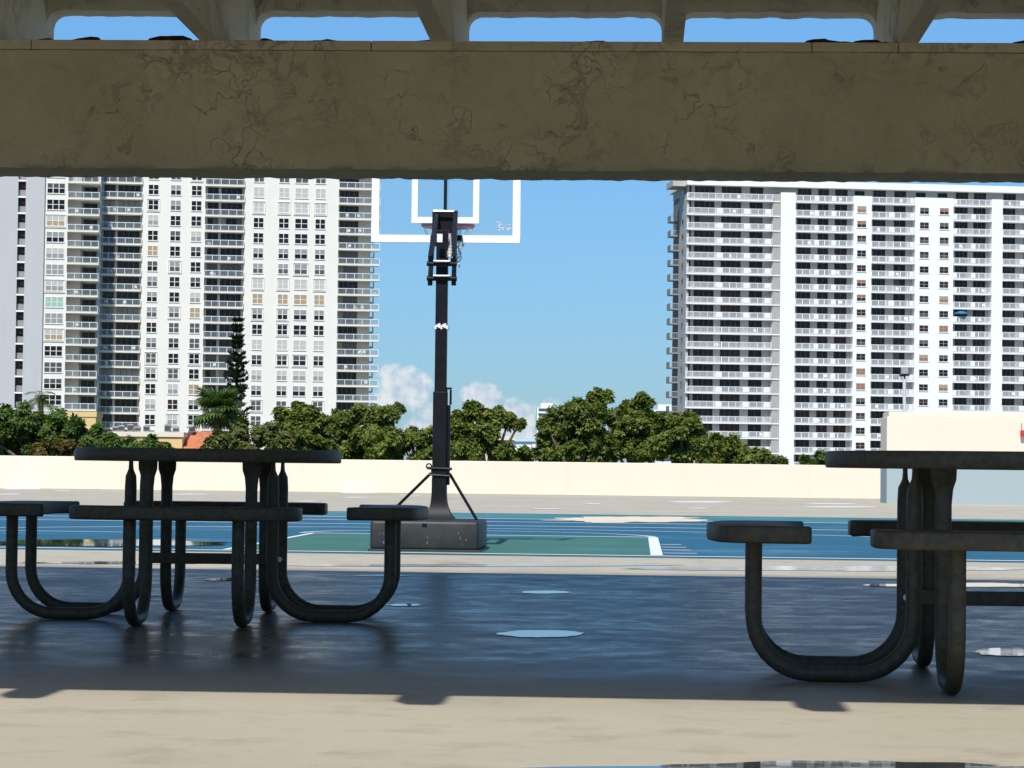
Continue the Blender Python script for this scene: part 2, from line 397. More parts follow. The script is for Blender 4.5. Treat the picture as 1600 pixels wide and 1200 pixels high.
def blob(name, cx, cy, hw, hh, z, m, label, cat, seed=0, rag=.35, n=64):
    b = MB(); pts = []
    for i in range(n):
        a = 2 * math.pi * i / n
        k = 1 + rag * noise.noise(Vector((math.cos(a) * 2.2 + seed * 7.3, math.sin(a) * 2.2, seed))) + rag * .5 * noise.noise(Vector((math.cos(a) * 6 + seed * 3.1, math.sin(a) * 6, seed + 9)))
        pts.append(gnd(cx + hw * math.cos(a) * k, cy + hh * math.sin(a) * k, z))
    c = sum(pts, Vector()) / n
    b.quad([p - c for p in pts], m)
    return struct(b.build(name, loc=c), label, cat)
PUD = [(845, 990, 68, 5.5), (852, 925, 38, 2.4), (1585, 1018, 62, 6.5), (362, 905, 44, 2.5), (170, 848, 195, 5.0), (1290, 1203, 400, 12.5),
       (1500, 914, 150, 3.2), (630, 945, 26, 1.6), (720, 883, 330, 1.9), (1320, 888, 360, 3.6), (210, 879, 170, 2.2), (600, 899, 50, 1.2), (1010, 1062, 60, 3)]
for i, (cx, cy, hw, hh) in enumerate(PUD):
    if i == 12: continue
    blob('puddle', cx, cy, hw, hh, .009 if i == 4 else .003, 'wet_film' if i in (8, 9, 11) else 'water', 'shallow rain puddle lying on the deck', 'puddle', i + 1, .14 if i in (0, 1, 2, 3) else .35)
blob('dry_patch', 985, 811.5, 118, 4.6, .009, 'dry_mud', 'pale dried mud patch on the blue court', 'dry patch', 21, .5)
for i, (cx, cy, hw, hh) in enumerate(((30, 764, 34, 1.0), (14, 772, 22, .9), (295, 772, 34, .9), (562, 770, 30, .9), (556, 777, 22, .8), (480, 783, 20, .7), (1095, 784, 48, 1.5), (1092, 794, 20, .8), (1315, 792, 62, 1.2), (1300, 787, 40, .9), (1560, 815, 26, 1.2), (100, 767, 14, .6), (640, 775, 20, .6), (925, 787, 14, .8), (855, 795, 26, .7))):
    if cy < 801: blob('paint_mark', cx, cy, hw, hh, .004, 'worn_paint', 'worn white paint mark on the far deck', 'paint mark', i + 40, .3, 32)

# ------------------------------------------------------------------ parapet and block at the far side of the deck
b = MB(); b.box(-70, 70, 0, .3, 0, .93, 'parapet_paint')
o = b.build('parapet_wall', bevel=.02); o.location = deck(0, DV1 - .3); o.rotation_euler.z = DYAW
tag(o, 'long low cream parapet wall along the far edge of the deck', 'wall')
pb = gnd(1385, 786.5); ub, vb = undeck(pb)
HB = at(1385, 643, pb.y).z
t = empty('stucco_block', pb, DYAW); tag(t, 'tall cream and pale blue stucco block standing before the parapet', 'wall')
b = MB(); b.box(.05, 26, .05, 1.55, HB - .12, HB, 'parapet_paint'); b.build('coping', t, bevel=.015)
b = MB(); b.box(0, 26, 0, 1.6, .92, HB - .12, 'parapet_paint'); b.build('upper_wall', t, bevel=.015)
b = MB(); b.box(.004, 26, .004, 1.596, 0, .917, 'block_blue'); b.build('lower_wall', t)
pa = at(1597, 677, deck(ub + 3.1, vb).y)
t = empty('alarm_box', pa, DYAW); tag(t, 'small red alarm box on the cream block wall', 'alarm')
b = MB(); b.box(-.05, .15, -.14, -.02, -.07, .07, 'alarm_red'); b.build('box', t, bevel=.01)
b = MB(); b.rod((-.02, -.05, .07), (-.02, -.05, .24), .012, 'grey_metal'); b.build('conduit', t)
pl = at(1419, 700, 79.0); pl.z = GZ
t = empty('floodlight_pole', pl); tag(t, 'thin pale light pole rising behind the stucco block', 'light pole')
top = at(1413, 587, 79.0) - pl
b = MB(); b.rod((0, 0, 0), tuple(top), .055, 'pale_metal', 10); b.build('pole', t, 40)
b = MB(); b.box(-.11, .11, -.08, .08, -.10, .13, 'grey_metal'); b.build('lamp_head', t, bevel=.02, loc=top + Vector((0, -.02, .14)))
b = MB(); b.rod((-.16, -.03, 0), (.16, -.03, .03), .03, 'pole_black'); b.rod((0, -.03, -.1), (0, -.03, .1), .03, 'pole_black'); b.build('bracket', t, loc=top)

# ------------------------------------------------------------------ pavilion
def build_pavilion():
    t = empty('pavilion', (0, 0, 0), DYAW); tag(t, 'shaded open pavilion with a thick olive stucco beam and rafters overhead', 'pavilion')
    BV, BT = 12.8, .42; Z0, Z1 = 2.188, 2.785
    # beam: fine stations where it is seen
    us = [-9 + .25 * i for i in range(22)] + [-3.5 + .017 * i for i in range(413)] + [3.52 + .25 * i for i in range(23)]
    prof = []
    nf = 34
    for i in range(nf + 1): prof.append((0, Z1 - (Z1 - Z0) * i / nf, 0))
    for i in range(1, 9): prof.append((BT * i / 8, Z0, 1))
    prof += [(BT, Z1, 2)]
    b = MB(); n = len(prof)
    def trowel(u, z):
        p = Vector((u * 2.6, z * 3.4, 1.7)); w = noise.noise_vector(p * 1.3) * .7
        a = noise.fractal(p + w, 1.0, 2.0, 5); s1 = max(0, min(1, (a + .08) / .10))
        q = Vector((u * 7.5, z * 6.5, 8.3)); c = noise.fractal(q + noise.noise_vector(q) * .9, 1.0, 2.0, 4); s2 = max(0, min(1, (c + .02) / .12))
        mk = max(0, min(1, (noise.noise(Vector((u * 1.3, z * 1.9, 4.4))) + .15) / .3))
        return .006 * s1 + .013 * s2 * mk + .007 * a
    for u in us:
        for (v, z, side) in prof:
            if side == 0:
                e = max(0, 1 - (z - Z0) / .06); d = trowel(u, z)
                b.v.append((u, BV - d + e * e * (.025 + .02 * noise.noise(Vector((u * 9, 3, z * 20)))), z - e * .004 * noise.fractal(Vector((u * 20, 8, 1)), 1, 2, 4)))
            elif side == 1:
                b.v.append((u, BV + v, z + .006 * noise.fractal(Vector((u * 13, v * 9, 2)), 1, 2, 5) - .002))
            else: b.v.append((u, BV + v, z))
    for i in range(len(us) - 1):
        for k in range(n - 1):
            b.face((i * n + k, i * n + k + 1, (i + 1) * n + k + 1, (i + 1) * n + k), 'beam_stucco')
        b.face((i * n + n - 1, i * n, (i + 1) * n, (i + 1) * n + n - 1), 'beam_stucco')
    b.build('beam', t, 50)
    b = MB()
    cuts = [-9, -5.6, -3.1, -1.37, .84, 1.27, 4.0, 6.5, 9]
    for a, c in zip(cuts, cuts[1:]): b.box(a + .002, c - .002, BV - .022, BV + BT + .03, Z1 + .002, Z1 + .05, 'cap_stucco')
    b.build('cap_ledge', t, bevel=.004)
    # dirt and roofing crumbs lying along the cap
    r2 = random.Random(3)
    for i in range(58):
        u = r2.uniform(-3.2, 3.2); v = BV + r2.uniform(.02, .3); s = r2.uniform(.02, .05) * (1.6 if r2.random() < .12 else 1)
        if -2.2 < u < -.5 and r2.random() < .5: continue
        bm = bmesh.new(); bmesh.ops.create_icosphere(bm, subdivisions=2, radius=1)
        for x in bm.verts: x.co = x.co * (1 + .5 * noise.noise(x.co * 1.7 + Vector((i * 3.3, 0, 0)))); x.co = Vector((x.co.x * s * r2.uniform(1.9, 2.1) * (.5 + .3 * (i % 4)), x.co.y * s, max(-.002, x.co.z * s * .55)))
        me = bpy.data.meshes.new('roof_crumb'); bm.to_mesh(me); bm.free(); me.materials.append(MAT['debris'])
        o = put('roof_crumb', me, None, deck(u, v, Z1 + .052), DYAW)
        tag(o, 'dark crumb of roofing dirt lying on the cap of the beam', 'debris', 'dirt crumbs on the beam cap')
    # rafters
    RT = 3.28
    for i in range(-6, 8):
        u = .15 + 1.172 * i; w = .050
        prof2 = [(4.93, RT), (4.93, 3.2), (5.3, 2.86), (14.2, 2.828), (14.2, RT)]
        m = MB(); nn = len(prof2); bb = len(m.v)
        for s in (-1, 1):
            for v, z in prof2: m.v.append((u + s * w, v, z))
        m.face([bb + k for k in range(nn)], 'rafter_paint'); m.face([bb + nn + k for k in reversed(range(nn))], 'rafter_paint')
        for k in range(nn): m.face((bb + k, bb + nn + k, bb + nn + (k + 1) % nn, bb + (k + 1) % nn), 'rafter_paint')
        m.build('rafter', t, bevel=.006)
    # far fascia with rounded corners between the rafters
    FV, FB = 14.2, 3.206
    for i in range(-6, 7):
        a = .15 + 1.172 * i + .0505; c = .15 + 1.172 * (i + 1) - .0505; r = .075
        pts = [(a, RT + .10), (a, FB - r)]
        for k in range(1, 7): w = math.pi / 2 * k / 6; pts.append((a + r - r * math.cos(w), FB - r + r * math.sin(w)))
        m1 = 24
        for k in range(1, m1): pts.append((a + r + (c - a - 2 * r) * k / m1, FB + .007 * noise.fractal(Vector((a * 3 + k * .35, 5, 1)), 1, 2, 3)))
        for k in range(0, 7): w = math.pi / 2 * (1 - k / 6); pts.append((c - r + r * math.cos(w), FB - r + r * math.sin(w)))
        pts += [(c, RT + .10)]
        m = MB(); nn = len(pts); m.v = [(p[0], FV - .19, p[1]) for p in pts] + [(p[0], FV - .002, p[1]) for p in pts]
        m.face(range(nn), 'rafter_paint'); m.face([nn + k for k in reversed(range(nn))], 'rafter_paint')
        for k in range(nn): m.face((k, nn + k, nn + (k + 1) % nn, (k + 1) % nn), 'rafter_paint')
        m.build('fascia', t)
    b = MB(); b.box(-9, 9, 5.18, FV + .03, RT + .104, RT + .2, 'cap_stucco'); b.box(-9, 9, 5.18, FV - .2, RT + .002, RT + .102, 'rafter_paint'); b.build('roof_slab', t)
    b = MB(); b.box(-9, 9, 6.7, 7.0, Z0 + .1, Z1 + .05, 'beam_stucco'); b.build('beam', t)
    for u in (-7, 7):
        for v in (6.85, BV + .21):
            b = MB(); b.box(u - .25, u + .25, v - .2, v + .2, 0, Z0 + .09 if v < 8 else Z0 - .005, 'beam_stucco'); b.build('column', t, bevel=.02)
build_pavilion()

# ------------------------------------------------------------------ picnic tables
def leg_path(ri, ro, ztop, zseat, rad, Rb, n=9):
    p = [(ri, ztop), (ri, ztop - .028), (ri, ztop - .052), (ri, ztop - .082), (ri, ztop - .13), (ri, rad + Rb + .1), (ri, rad + Rb)]
    for k in range(1, n + 1): w = math.pi / 2 * k / n; p.append((ri + Rb - Rb * math.cos(w), rad + Rb - Rb * math.sin(w)))
    for k in range(0, n + 1): w = math.pi / 2 * k / n; p.append((ro - Rb + Rb * math.sin(w), rad + Rb - Rb * math.cos(w)))
    p += [(ro, zseat - .06), (ro, zseat)]
    return p
def fillet(line_, rad_):
    """round off both ends of one long edge of a seat"""
    out = []
    for x, y in line_:
        e = .482 - abs(x)
        if e < rad_:
            q = rad_ - e; drop = rad_ - math.sqrt(max(rad_ * rad_ - q * q, 0)); inn = rad_ < .05
            out.append((x, y - drop * 1.0 if inn else y + drop))
        else: out.append((x, y))
    return out
def make_table(loc, rz, label):
    t = empty('picnic_table', loc, rz); tag(t, label, 'picnic table', 'steel picnic tables under the pavilion')
    TT, TH = .758, .056
    b = MB(); n = 72; rr = .598
    prof = [(0, TT - .004), (rr - .10, TT - .004), (rr - .06, TT - .001), (rr - .012, TT), (rr - .003, TT - .004), (rr, TT - .012), (rr, TT - TH + .008), (rr - .004, TT - TH), (rr - .02, TT - TH), (rr - .022, TT - .02), (0, TT - .022)]
    for r_, z in prof:
        for k in range(n): w = 2 * math.pi * k / n; b.v.append((max(r_, .001) * math.cos(w), max(r_, .001) * math.sin(w), z))
    for i in range(len(prof) - 1):
        for k in range(n): b.face((i * n + k, i * n + (k + 1) % n, (i + 1) * n + (k + 1) % n, (i + 1) * n + k), 'steel_coating')
    for k in range(4): a = math.pi / 4 * k; b.bar((-.5 * math.cos(a), -.5 * math.sin(a), TT - .036), (.5 * math.cos(a), .5 * math.sin(a), TT - .036), .03, .018, 'steel_coating')
    b.build('tabletop', t, 35)
    ZS, SH = .512, .056
    for q in range(4):
        a0 = q * math.pi / 2
        def rot(x, y): return (x * math.cos(a0) - y * math.sin(a0), x * math.sin(a0) + y * math.cos(a0))
        # seat: a curved plank concentric with the table, cut square at its ends
        hw, rin, rout = .482, .725, .995
        def edge_y(x, rad_, flat): return flat + (math.sqrt(max(rad_ ** 2 - x * x, 0)) - rad_) * .55
        XS = [-1, -.995, -.98, -.955, -.92, -.87, -.8, -.65, -.45, -.2, 0, .2, .45, .65, .8, .87, .92, .955, .98, .995, 1]
        outer = [(hw * k, -edge_y(hw * k, rout, rout)) for k in XS]
        inner = [(-hw * k, -edge_y(hw * k, rin, rin + .02)) for k in XS]
        poly = [rot(*p) for p in fillet(outer, .10) + fillet(inner, .03)]
        s = MB(); s.prism(poly, ZS - SH, ZS, 'steel_coating'); s.build('seat', t, 35, bevel=.009)
        for sx in (-.228, .228):
            P = leg_path(.315, .836, TT - .04, ZS - SH + .004, .0265, .185)
            m = len(P); rad = .0265
            A = [.042, .042, .041, .031] + [rad] * (m - 4); Bq = [.008, .008, .010, .024] + [rad] * (m - 4)
            tdir = rot(1, 0)
            path = [(*rot(sx, -r_), z) for r_, z in P]
            s = MB(); s.sweep(path, (tdir[0], tdir[1], 0), A, Bq, 'steel_coating', 16); s.build('support_tube', t, 45)
    b = MB()
    b.box(-.33, .33, .195, .205, .235, .285, 'steel_coating'); b.build('brace', t, bevel=.003)
    b = MB()
    b.box(-.33, .33, -.262, -.254, .235, .285, 'steel_coating') if False else b.rod((-.31, .19, .26), (-.31, .275, .26), .012, 'bare_steel'); b.rod((.31, .19, .26), (.31, .275, .26), .012, 'bare_steel')
    b.build('brace_bolt', t)
    return t
def table_at(px, py): p = gnd(px, py); return p
make_table(table_at(322, 965.5), 0.0, 'dark steel picnic table left of the basketball hoop, seen whole')
make_table(table_at(1568, 1062), -0.085, 'closest dark steel picnic table, cut by the right edge of the photo')

# ------------------------------------------------------------------ basketball hoop
def build_hoop():
    pb = gnd(668, 862.5); t = empty('basketball_hoop', (pb.x, pb.y + .55, 0), DYAW)
    tag(t, 'portable basketball hoop seen from behind, black pole and clear board', 'basketball hoop')
    # local: +y towards the board (away from camera), x across
    b = MB(); b.box(-.452, .448, -.54, .60, .012, .258, 'base_plastic'); o = b.build('base', t, 40, bevel=.03)
    b = MB(); b.box(-.468, .464, -.55, .62, 0, .02, 'base_plastic'); b.build('base_rim', t, bevel=.005)
    b = MB(); r3 = random.Random(12)
    for k in range(16):
        x = r3.choice((-.29, -.28, .05, .3)) + r3.gauss(0, .035); z = r3.uniform(.06, .22); w_ = r3.uniform(.002, .005); h_ = r3.uniform(.003, .012)
        b.box(x - w_, x + w_, -.5425, -.5395, z - h_, z + h_, 'scuff_grey')
    b.build('scuff', o)
    b = MB(); b.box(-.02, .02, -.5424, -.5396, .205, .235, 'pole_black'); b.build('drain_plug', o)
    def loc(px, py, yl):
        """local x, z of a picture point lying yl behind the base front"""
        w = at(px, py, pb.y + .55 + yl); 
        q = w - t.location
        for _ in range(3):   # keep the depth measured along the hoop's own axis
            lx, ly = q.x * math.cos(DYAW) + q.y * math.sin(DYAW), -q.x * math.sin(DYAW) + q.y * math.cos(DYAW)
            w = at(px, py, w.y + (yl - ly)); q = w - t.location
        return q.x * math.cos(DYAW) + q.y * math.sin(DYAW), w.z
    yp = .05
    xc, zt = loc(689, 378, yp); xb, _ = loc(688.5, 800, yp)
    xc = (xc + xb) / 2
    z_join = loc(688, 612, yp)[1]
    b = MB(); b.box(xc - .049, xc + .049, yp - .049, yp + .049, z_join - .2, zt + .1, 'pole_black'); b.build('upper_pole', t, bevel=.006)
    b = MB(); b.box(xc - .060, xc + .060, yp - .058, yp + .058, .5, z_join, 'pole_black'); b.build('lower_pole', t, bevel=.008)
    # flared boot
    b = MB(); n = 10
    for i in range(n + 1):
        f = i / n; z = .245 + .36 * f; w = .061 + .092 * (1 - f) ** 4.5
        for sx, sy in ((-1, -1), (1, -1), (1, 1), (-1, 1)): b.v.append((xc + sx * w, yp + sy * w, z))
    for i in range(n):
        for k in range(4): b.face((i * 4 + k, i * 4 + (k + 1) % 4, (i + 1) * 4 + (k + 1) % 4, (i + 1) * 4 + k), 'pole_black')
    b.build('boot', t, 50)
    b = MB(); b.bar((xc - .004, yp - .052, loc(688, 510, yp)[1]), (xc + .004, yp - .052, loc(688, 511.6, yp)[1] + .0), .108, .014, 'tape_white', (0, 1, 0))
    zz = loc(688, 511, yp)[1]
    b = MB()
    for k in range(7): b.box(xc - .054 + k * .0155, xc - .054 + (k + 1) * .0165, yp - .054 - .004 * (k % 3), yp + .054, zz - .02 + .009 * ((k * 5) % 3), zz + .012 + .008 * ((k * 7) % 3), 'tape_white')
    b.build('tape', t)
    # lift handle beside the pole
    xh, zh = loc(701, 609, yp); hz0 = .55
    b = MB(); b.box(xh - .018, xh + .018, yp - .02, yp + .02, hz0, zh - .13, 'pole_black')
    for s in (-.02, .016): b.box(xh + s - .007, xh + s + .011, yp - .015, yp + .015, zh - .128, zh, 'pole_black')
    b.box(xh - .027, xh + .027, yp - .0155, yp + .0155, zh + .002, zh + .02, 'pole_black'); b.build('lift_handle', t, bevel=.004)
    # collar and braces
    zc = loc(688, 738, yp)[1]
    b = MB(); b.box(xc - .068, xc + .068, yp - .066, yp + .066, zc - .03, zc + .03, 'pole_black')
    b.rod((xc - .10, yp - .07, zc + .035), (xc + .11, yp - .07, zc + .030), .012, 'pole_black'); b.rod((xc - .09, yp - .07, zc - .02), (xc + .09, yp - .07, zc - .03), .008, 'base_plastic')
    for k in range(10):
        a = 2 * math.pi * k / 10; a2 = 2 * math.pi * (k + 1) / 10
        b.rod((xc - .085 + .022 * math.cos(a), yp - .075, zc + .05 + .022 * math.sin(a)), (xc - .085 + .022 * math.cos(a2), yp - .075, zc + .05 + .022 * math.sin(a2)), .006, 'pole_black', 6)
    b.build('collar', t, 40)
    for px, py, yl in ((600, 815, .25), (746, 812, .0)):
        x1, z1 = loc(px, py, yl); s = MB(); s.rod((xc + (-.075 if x1 < xc else .085), yp, zc - .01), (x1, yl, .25), .013, 'pole_black', 10); s.build('brace_rod', t, 40)
    # board
    yb = 1.32
    xl, zb = loc(580.5, 378.5, yb); xr, _ = loc(812.5, 378.5, yb); H = .92; xm = (xl + xr) / 2
    xi0, zi = loc(643, 348.5, yb); xi1, _ = loc(748.5, 348.5, yb)
    b = MB(); b.box(xl + .01, xr - .01, yb - .006, yb + .006, zb + .01, zb + H - .01, 'board_glass'); bd = b.build('backboard', t)
    b = MB(); w = .068
    for x0, x1, z0, z1 in ((xl, xr, zb, zb + w), (xl, xr, zb + H - w, zb + H), (xl, xl + w, zb + w, zb + H - w), (xr - w, xr, zb + w, zb + H - w)): b.box(x0, x1, yb - .018, yb + .018, z0, z1, 'board_white')
    b.build('border', bd, bevel=.002)
    b = MB(); w = .055; zi1 = zi + .46
    for x0, x1, z0, z1 in ((xi0, xi1, zi, zi + w), (xi0, xi1, zi1 - w, zi1), (xi0, xi0 + w, zi + w, zi1 - w), (xi1 - w, xi1, zi + w, zi1 - w)): b.box(x0, x1, yb - .011, yb + .011, z0, z1, 'board_white')
    b.build('target_square', bd)
    # scuffed sticker remains on the glass
    b = MB(); r2 = random.Random(5)
    for k in range(26):
        x, z = loc(784 + r2.gauss(0, 6), 360 - abs(r2.gauss(0, 4)) - (8 if k % 5 == 0 else 0), yb); s = r2.uniform(.003, .011); b.box(x - s * 1.5, x + s * 1.5, yb - .009, yb - .0065, z - s * .5, z + s * .6, 'spring_white')
    b.build('sticker_scuff', bd)
    # centre spine and mounting plate behind the board
    x, z = loc(695.5, 333, yb - .06)
    b = MB(); b.box(x - .013, x + .013, yb - .075, yb - .02, zb + .05, zb + H - .03, 'pole_black'); b.build('spine', t)
    # lifting arms (parallel pairs sloping up from pole to board)
    for px0, py0, px1, py1, y0, y1 in ((672, 441, 676, 372, yp - .03, yb - .12), (709, 441, 711, 372, yp - .03, yb - .12), (672.5, 404, 683, 334, yp - .10, yb - .1), (708, 404, 712, 334, yp - .10, yb - .1)):
        x0, z0 = loc(px0, py0, y0); x1, z1 = loc(px1, py1, y1)
        s = MB(); s.bar((x0, y0, z0), (x1, y1, z1), .040, .062, 'pole_black'); s.build('lift_arm', t, bevel=.004)
    for py, yl in ((431, yp - .09), (408, yp - .12)):
        s = MB(); x0, z0 = loc(672, py, yl); x1, _ = loc(708, py, yl); s.rod((x0 + .03, yl, z0), (x1 - .03, yl, z0), .010, 'bare_steel', 10); s.rod((x0 - .03, yl + .03, z0 - .02), (x1 + .03, yl + .03, z0 - .02), .02, 'pole_black', 10); s.build('pivot_bolt', t, 40)
    x0, z0 = loc(694, 333, yb - .11)
    s = MB(); s.box(x0 - .105, x0 + .105, yb - .13, yb - .10, z0 - .30, z0 + .012, 'pole_black'); s.build('mount_plate', t, bevel=.004)
    s = MB(); s.rod((x0 - .09, yb - .18, z0 + .01), (x0 + .09, yb - .18, z0 + .008), .011, 'bare_steel', 8); s.build('mount_bolt', t, 40)
    x1, z1 = loc(687, 372, yp - .14); s = MB(); s.box(x1 - .022, x1 + .024, yp - .148, yp - .14, z1 - .035, z1 + .035, 'tape_white'); s.build('warning_label', t)
    x1, z1 = loc(703, 402, yp - .11); x2, z2 = loc(701, 366, yp + .2)
    s = MB(); path = []
    for k in range(161):
        f = k / 160; a = f * 2 * math.pi * 16; path.append((x1 + (x2 - x1) * f + .019 * math.cos(a), yp - .11 + .3 * f + .019 * math.sin(a), z1 + (z2 - z1) * f))
    s.sweep(path, None, .0052, .0052, 'spring_white', 6); s.build('spring', t, 60)
    x1, z1 = loc(716, 372, yb - .1); s = MB(); s.box(x1 - .03, x1 + .035, yb - .12, yb - .03, z1 - .02, z1 + .025, 'pole_black'); s.rod((x1 - .02, yb - .1, z1), (x1 - .02, yb - .1, z1 + .09), .014, 'pole_black'); s.build('clamp', t)
    # rim on the court side, net torn
    xr_, zr = loc(700, 352, yb + .3); ry = yb + .10 + .235
    s = MB(); path = [(xr_ + .232 * math.cos(2 * math.pi * k / 48), ry + .232 * math.sin(2 * math.pi * k / 48), zr) for k in range(49)]
    s.sweep(path, (0, 0, 1), .017, .012, 'rim_orange', 10, False)
    s.box(xr_ - .22, xr_ + .22, yb + .02, yb + .032, zr - .04, zr + .03, 'rim_orange'); s.box(xr_ - .09, xr_ + .09, yb + .032, ry - .225, zr - .02, zr - .005, 'rim_orange'); s.build('rim', t, 60)
    s = MB(); r2 = random.Random(9)
    for k in range(12):
        a = 2 * math.pi * k / 12
        for sg in (-1, 1):
            if r2.random() < .25: continue
            p = []
            for j in range(5):
                f = j / 4; rr = .232 - .09 * f; aa = a + sg * .26 * f; p.append((xr_ + rr * math.cos(aa), ry + rr * math.sin(aa), zr - .20 * f - .01 * math.sin(f * 3)))
            s.sweep(p, None, .0035, .0035, 'net_cord', 5)
    for px, py, dx in ((722, 378, 0), (716, 383, 1), (720, 385, 2)):
        p = []
        for j in range(9):
            x, z = loc(px - (j * .5) + 3 * math.sin(j * 1.3 + dx * 2), py + j * 4.2, yb + .3); p.append((x, ry - .1 + .02 * math.sin(j + dx), z))
        s.sweep(p, None, .0065, .0065, 'net_cord', 5)
    s.build('net', t, 60)
build_hoop()

# ------------------------------------------------------------------ apartment towers
class Tower:
    def __init__(s, name, px, Y, th, label, cat='apartment tower'):
        p = at(px, 480, Y); s.p = Vector((p.x, p.y, GZ)); s.th = th
        s.root = empty(name, s.p, th); tag(s.root, label, cat)
        s.ex = Vector((math.cos(th), math.sin(th), 0)); s.ey = Vector((-math.sin(th), math.cos(th), 0))
    def xz(s, px, py=480, yl=0.0):
        d = ray(px, py); o = Vector((0, 0, EYE)) - s.p
        t = (yl - o.dot(s.ey)) / d.dot(s.ey); q = o + d * t
        return q.dot(s.ex), q.z
    def x(s, px, yl=0.0): return s.xz(px, 480, yl)[0]
FH = 2.8
def inst(name, me, parent, loc): return put(name, me, parent, loc)

def win_mesh(w, h, nx, ny, key, surround=False):
    """frame mesh (origin at sill centre, wall surface y = 0) and its pane meshes by look"""
    f = MB(); t = .06
    f.box(-w / 2, w / 2, -.06, .02, 0, t, 'frame_white'); f.box(-w / 2, w / 2, -.06, .02, h - t, h, 'frame_white')
    f.box(-w / 2, -w / 2 + t, -.06, .02, t, h - t, 'frame_white'); f.box(w / 2 - t, w / 2, -.06, .02, t, h - t, 'frame_white')
    for i in range(1, nx): x = -w / 2 + w * i / nx; f.box(x - .065, x + .065, -.055, .015, t, h - t, 'frame_white')
    for j in range(1, ny): z = h * j / ny; f.box(-w / 2 + t, w / 2 - t, -.05, .015, z - .05, z + .05, 'frame_white')
    f.box(-w / 2 - .06, w / 2 + .06, -.13, .02, -.10, -.002, 'frame_white')
    if surround:
        for x0, x1, z0, z1 in ((-w / 2 - .28, w / 2 + .28, -.34, -.24), (-w / 2 - .28, w / 2 + .28, h + .14, h + .24), (-w / 2 - .28, -w / 2 - .18, -.24, h + .14), (w / 2 + .18, w / 2 + .28, -.24, h + .14)):
            f.box(x0, x1, -.14, .02, z0, z1, 'frame_white')
    return f.mesh('window_frame_' + key)
def pane_mesh(w, h, upper, lower, split=.5):
    p = MB(); zs = h * split
    p.quad([(-w / 2 + .05, -.03, .05), (w / 2 - .05, -.03, .05), (w / 2 - .05, -.03, zs), (-w / 2 + .05, -.03, zs)], lower)
    p.quad([(-w / 2 + .05, -.03, zs), (w / 2 - .05, -.03, zs), (w / 2 - .05, -.03, h - .05), (-w / 2 + .05, -.03, h - .05)], upper)
    return p.mesh('window_pane')
LOOKS_L = [('glass_dark', 'glass_dark'), ('glass_dark', 'glass_navy'), ('blind_grey', 'glass_slate'), ('blind_grey', 'glass_dark'), ('blind_white', 'blind_grey'), ('glass_slate', 'glass_slate'), ('blind_tan', 'blind_tan'), ('blind_white', 'blind_white'), ('glass_brown', 'glass_dark'), ('glass_slate', 'glass_dark')]
LOOKS_R = [('glass_brown', 'glass_brown'), ('glass_dark', 'glass_brown'), ('blind_rust', 'blind_rust'), ('blind_tan', 'blind_rust'), ('glass_slate', 'glass_dark'), ('glass_dark', 'glass_dark'), ('blind_rust', 'glass_brown'), ('glass_brown', 'glass_slate')]

def slider_mesh(spans, z0, z1, looks, r2, wallm):
    """a strip of sliding doors on a recess wall: glass with posts"""
    out = []
    for (a, c, n) in spans:
        lk = r2.choice(looks); s = MB()
        for i in range(n):
            x0 = a + (c - a) * i / n; x1 = a + (c - a) * (i + 1) / n
            mm = lk if r2.random() < .8 else r2.choice(looks)
            s.quad([(x0 + .05, -.02, z0), (x1 - .05, -.02, z0), (x1 - .05, -.02, z1), (x0 + .05, -.02, z1)], mm)
            if i: s.box(x0 - .045, x0 + .045, -.06, -.0, z0, z1, 'glass_slate')
        s.box(a, c, -.05, -.001, z1, z1 + .06, 'glass_slate'); s.box(a, c, -.05, -.001, z0 - .06, z0, 'glass_slate')
        out.append(s.mesh('sliding_door'))
    return out
def glass_rail(w, gaps=1.5):
    s = MB(); g_ = MB(); n = max(2, round(w / gaps))
    s.box(0, w, -.05, .03, 1.02, 1.12, 'rail_white'); s.box(0, w, -.04, .02, .06, .12, 'rail_white')
    for i in range(n + 1): x = min(max(w * i / n, .045), w - .045); s.box(x - .045, x + .045, -.045, .025, .12, 1.02, 'rail_white')
    g_.quad([(0, -.01, .12), (w, -.01, .12), (w, -.01, 1.02), (0, -.01, 1.02)], 'rail_glass')
    return s.mesh('glass_railing'), g_.mesh('glass_panel')
def picket_rail(w, panels, gaps=1.35):
    """white railing with close pickets; solid panels given as (x0, x1)"""
    s = MB(); s.box(0, w, -.05, .04, 1.05, 1.16, 'rail_white'); s.box(0, w, -.04, .03, .08, .16, 'rail_white')
    n = max(2, round(w / gaps))
    for i in range(n + 1): x = min(max(w * i / n, .05), w - .05); s.box(x - .05, x + .05, -.045, .035, .16, 1.05, 'rail_white')
    x = .1
    while x < w: s.box(x, x + .075, -.02, .01, .16, 1.05, 'rail_white'); x += .2
    for a, c in panels: s.box(a, c, -.055, .045, .16, 1.05, 'rail_white')
    return s.mesh('picket_railing')
CHAIRS = []
def chair_mesh(m):
    s = MB()
    s.box(-.28, .28, -.28, .28, .38, .44, m); s.box(-.28, .28, .24, .30, .44, .95, m)
    for x in (-.25, .25):
        for y in (-.25, .25): s.box(x - .025, x + .025, y - .025, y + .025, 0, .38, m)
        s.box(x - .03, x + .03, -.28, .24, .6, .64, m)
    return s.mesh('patio_chair')
CH = {k: chair_mesh(k) for k in ('chair_white', 'chair_dark')}
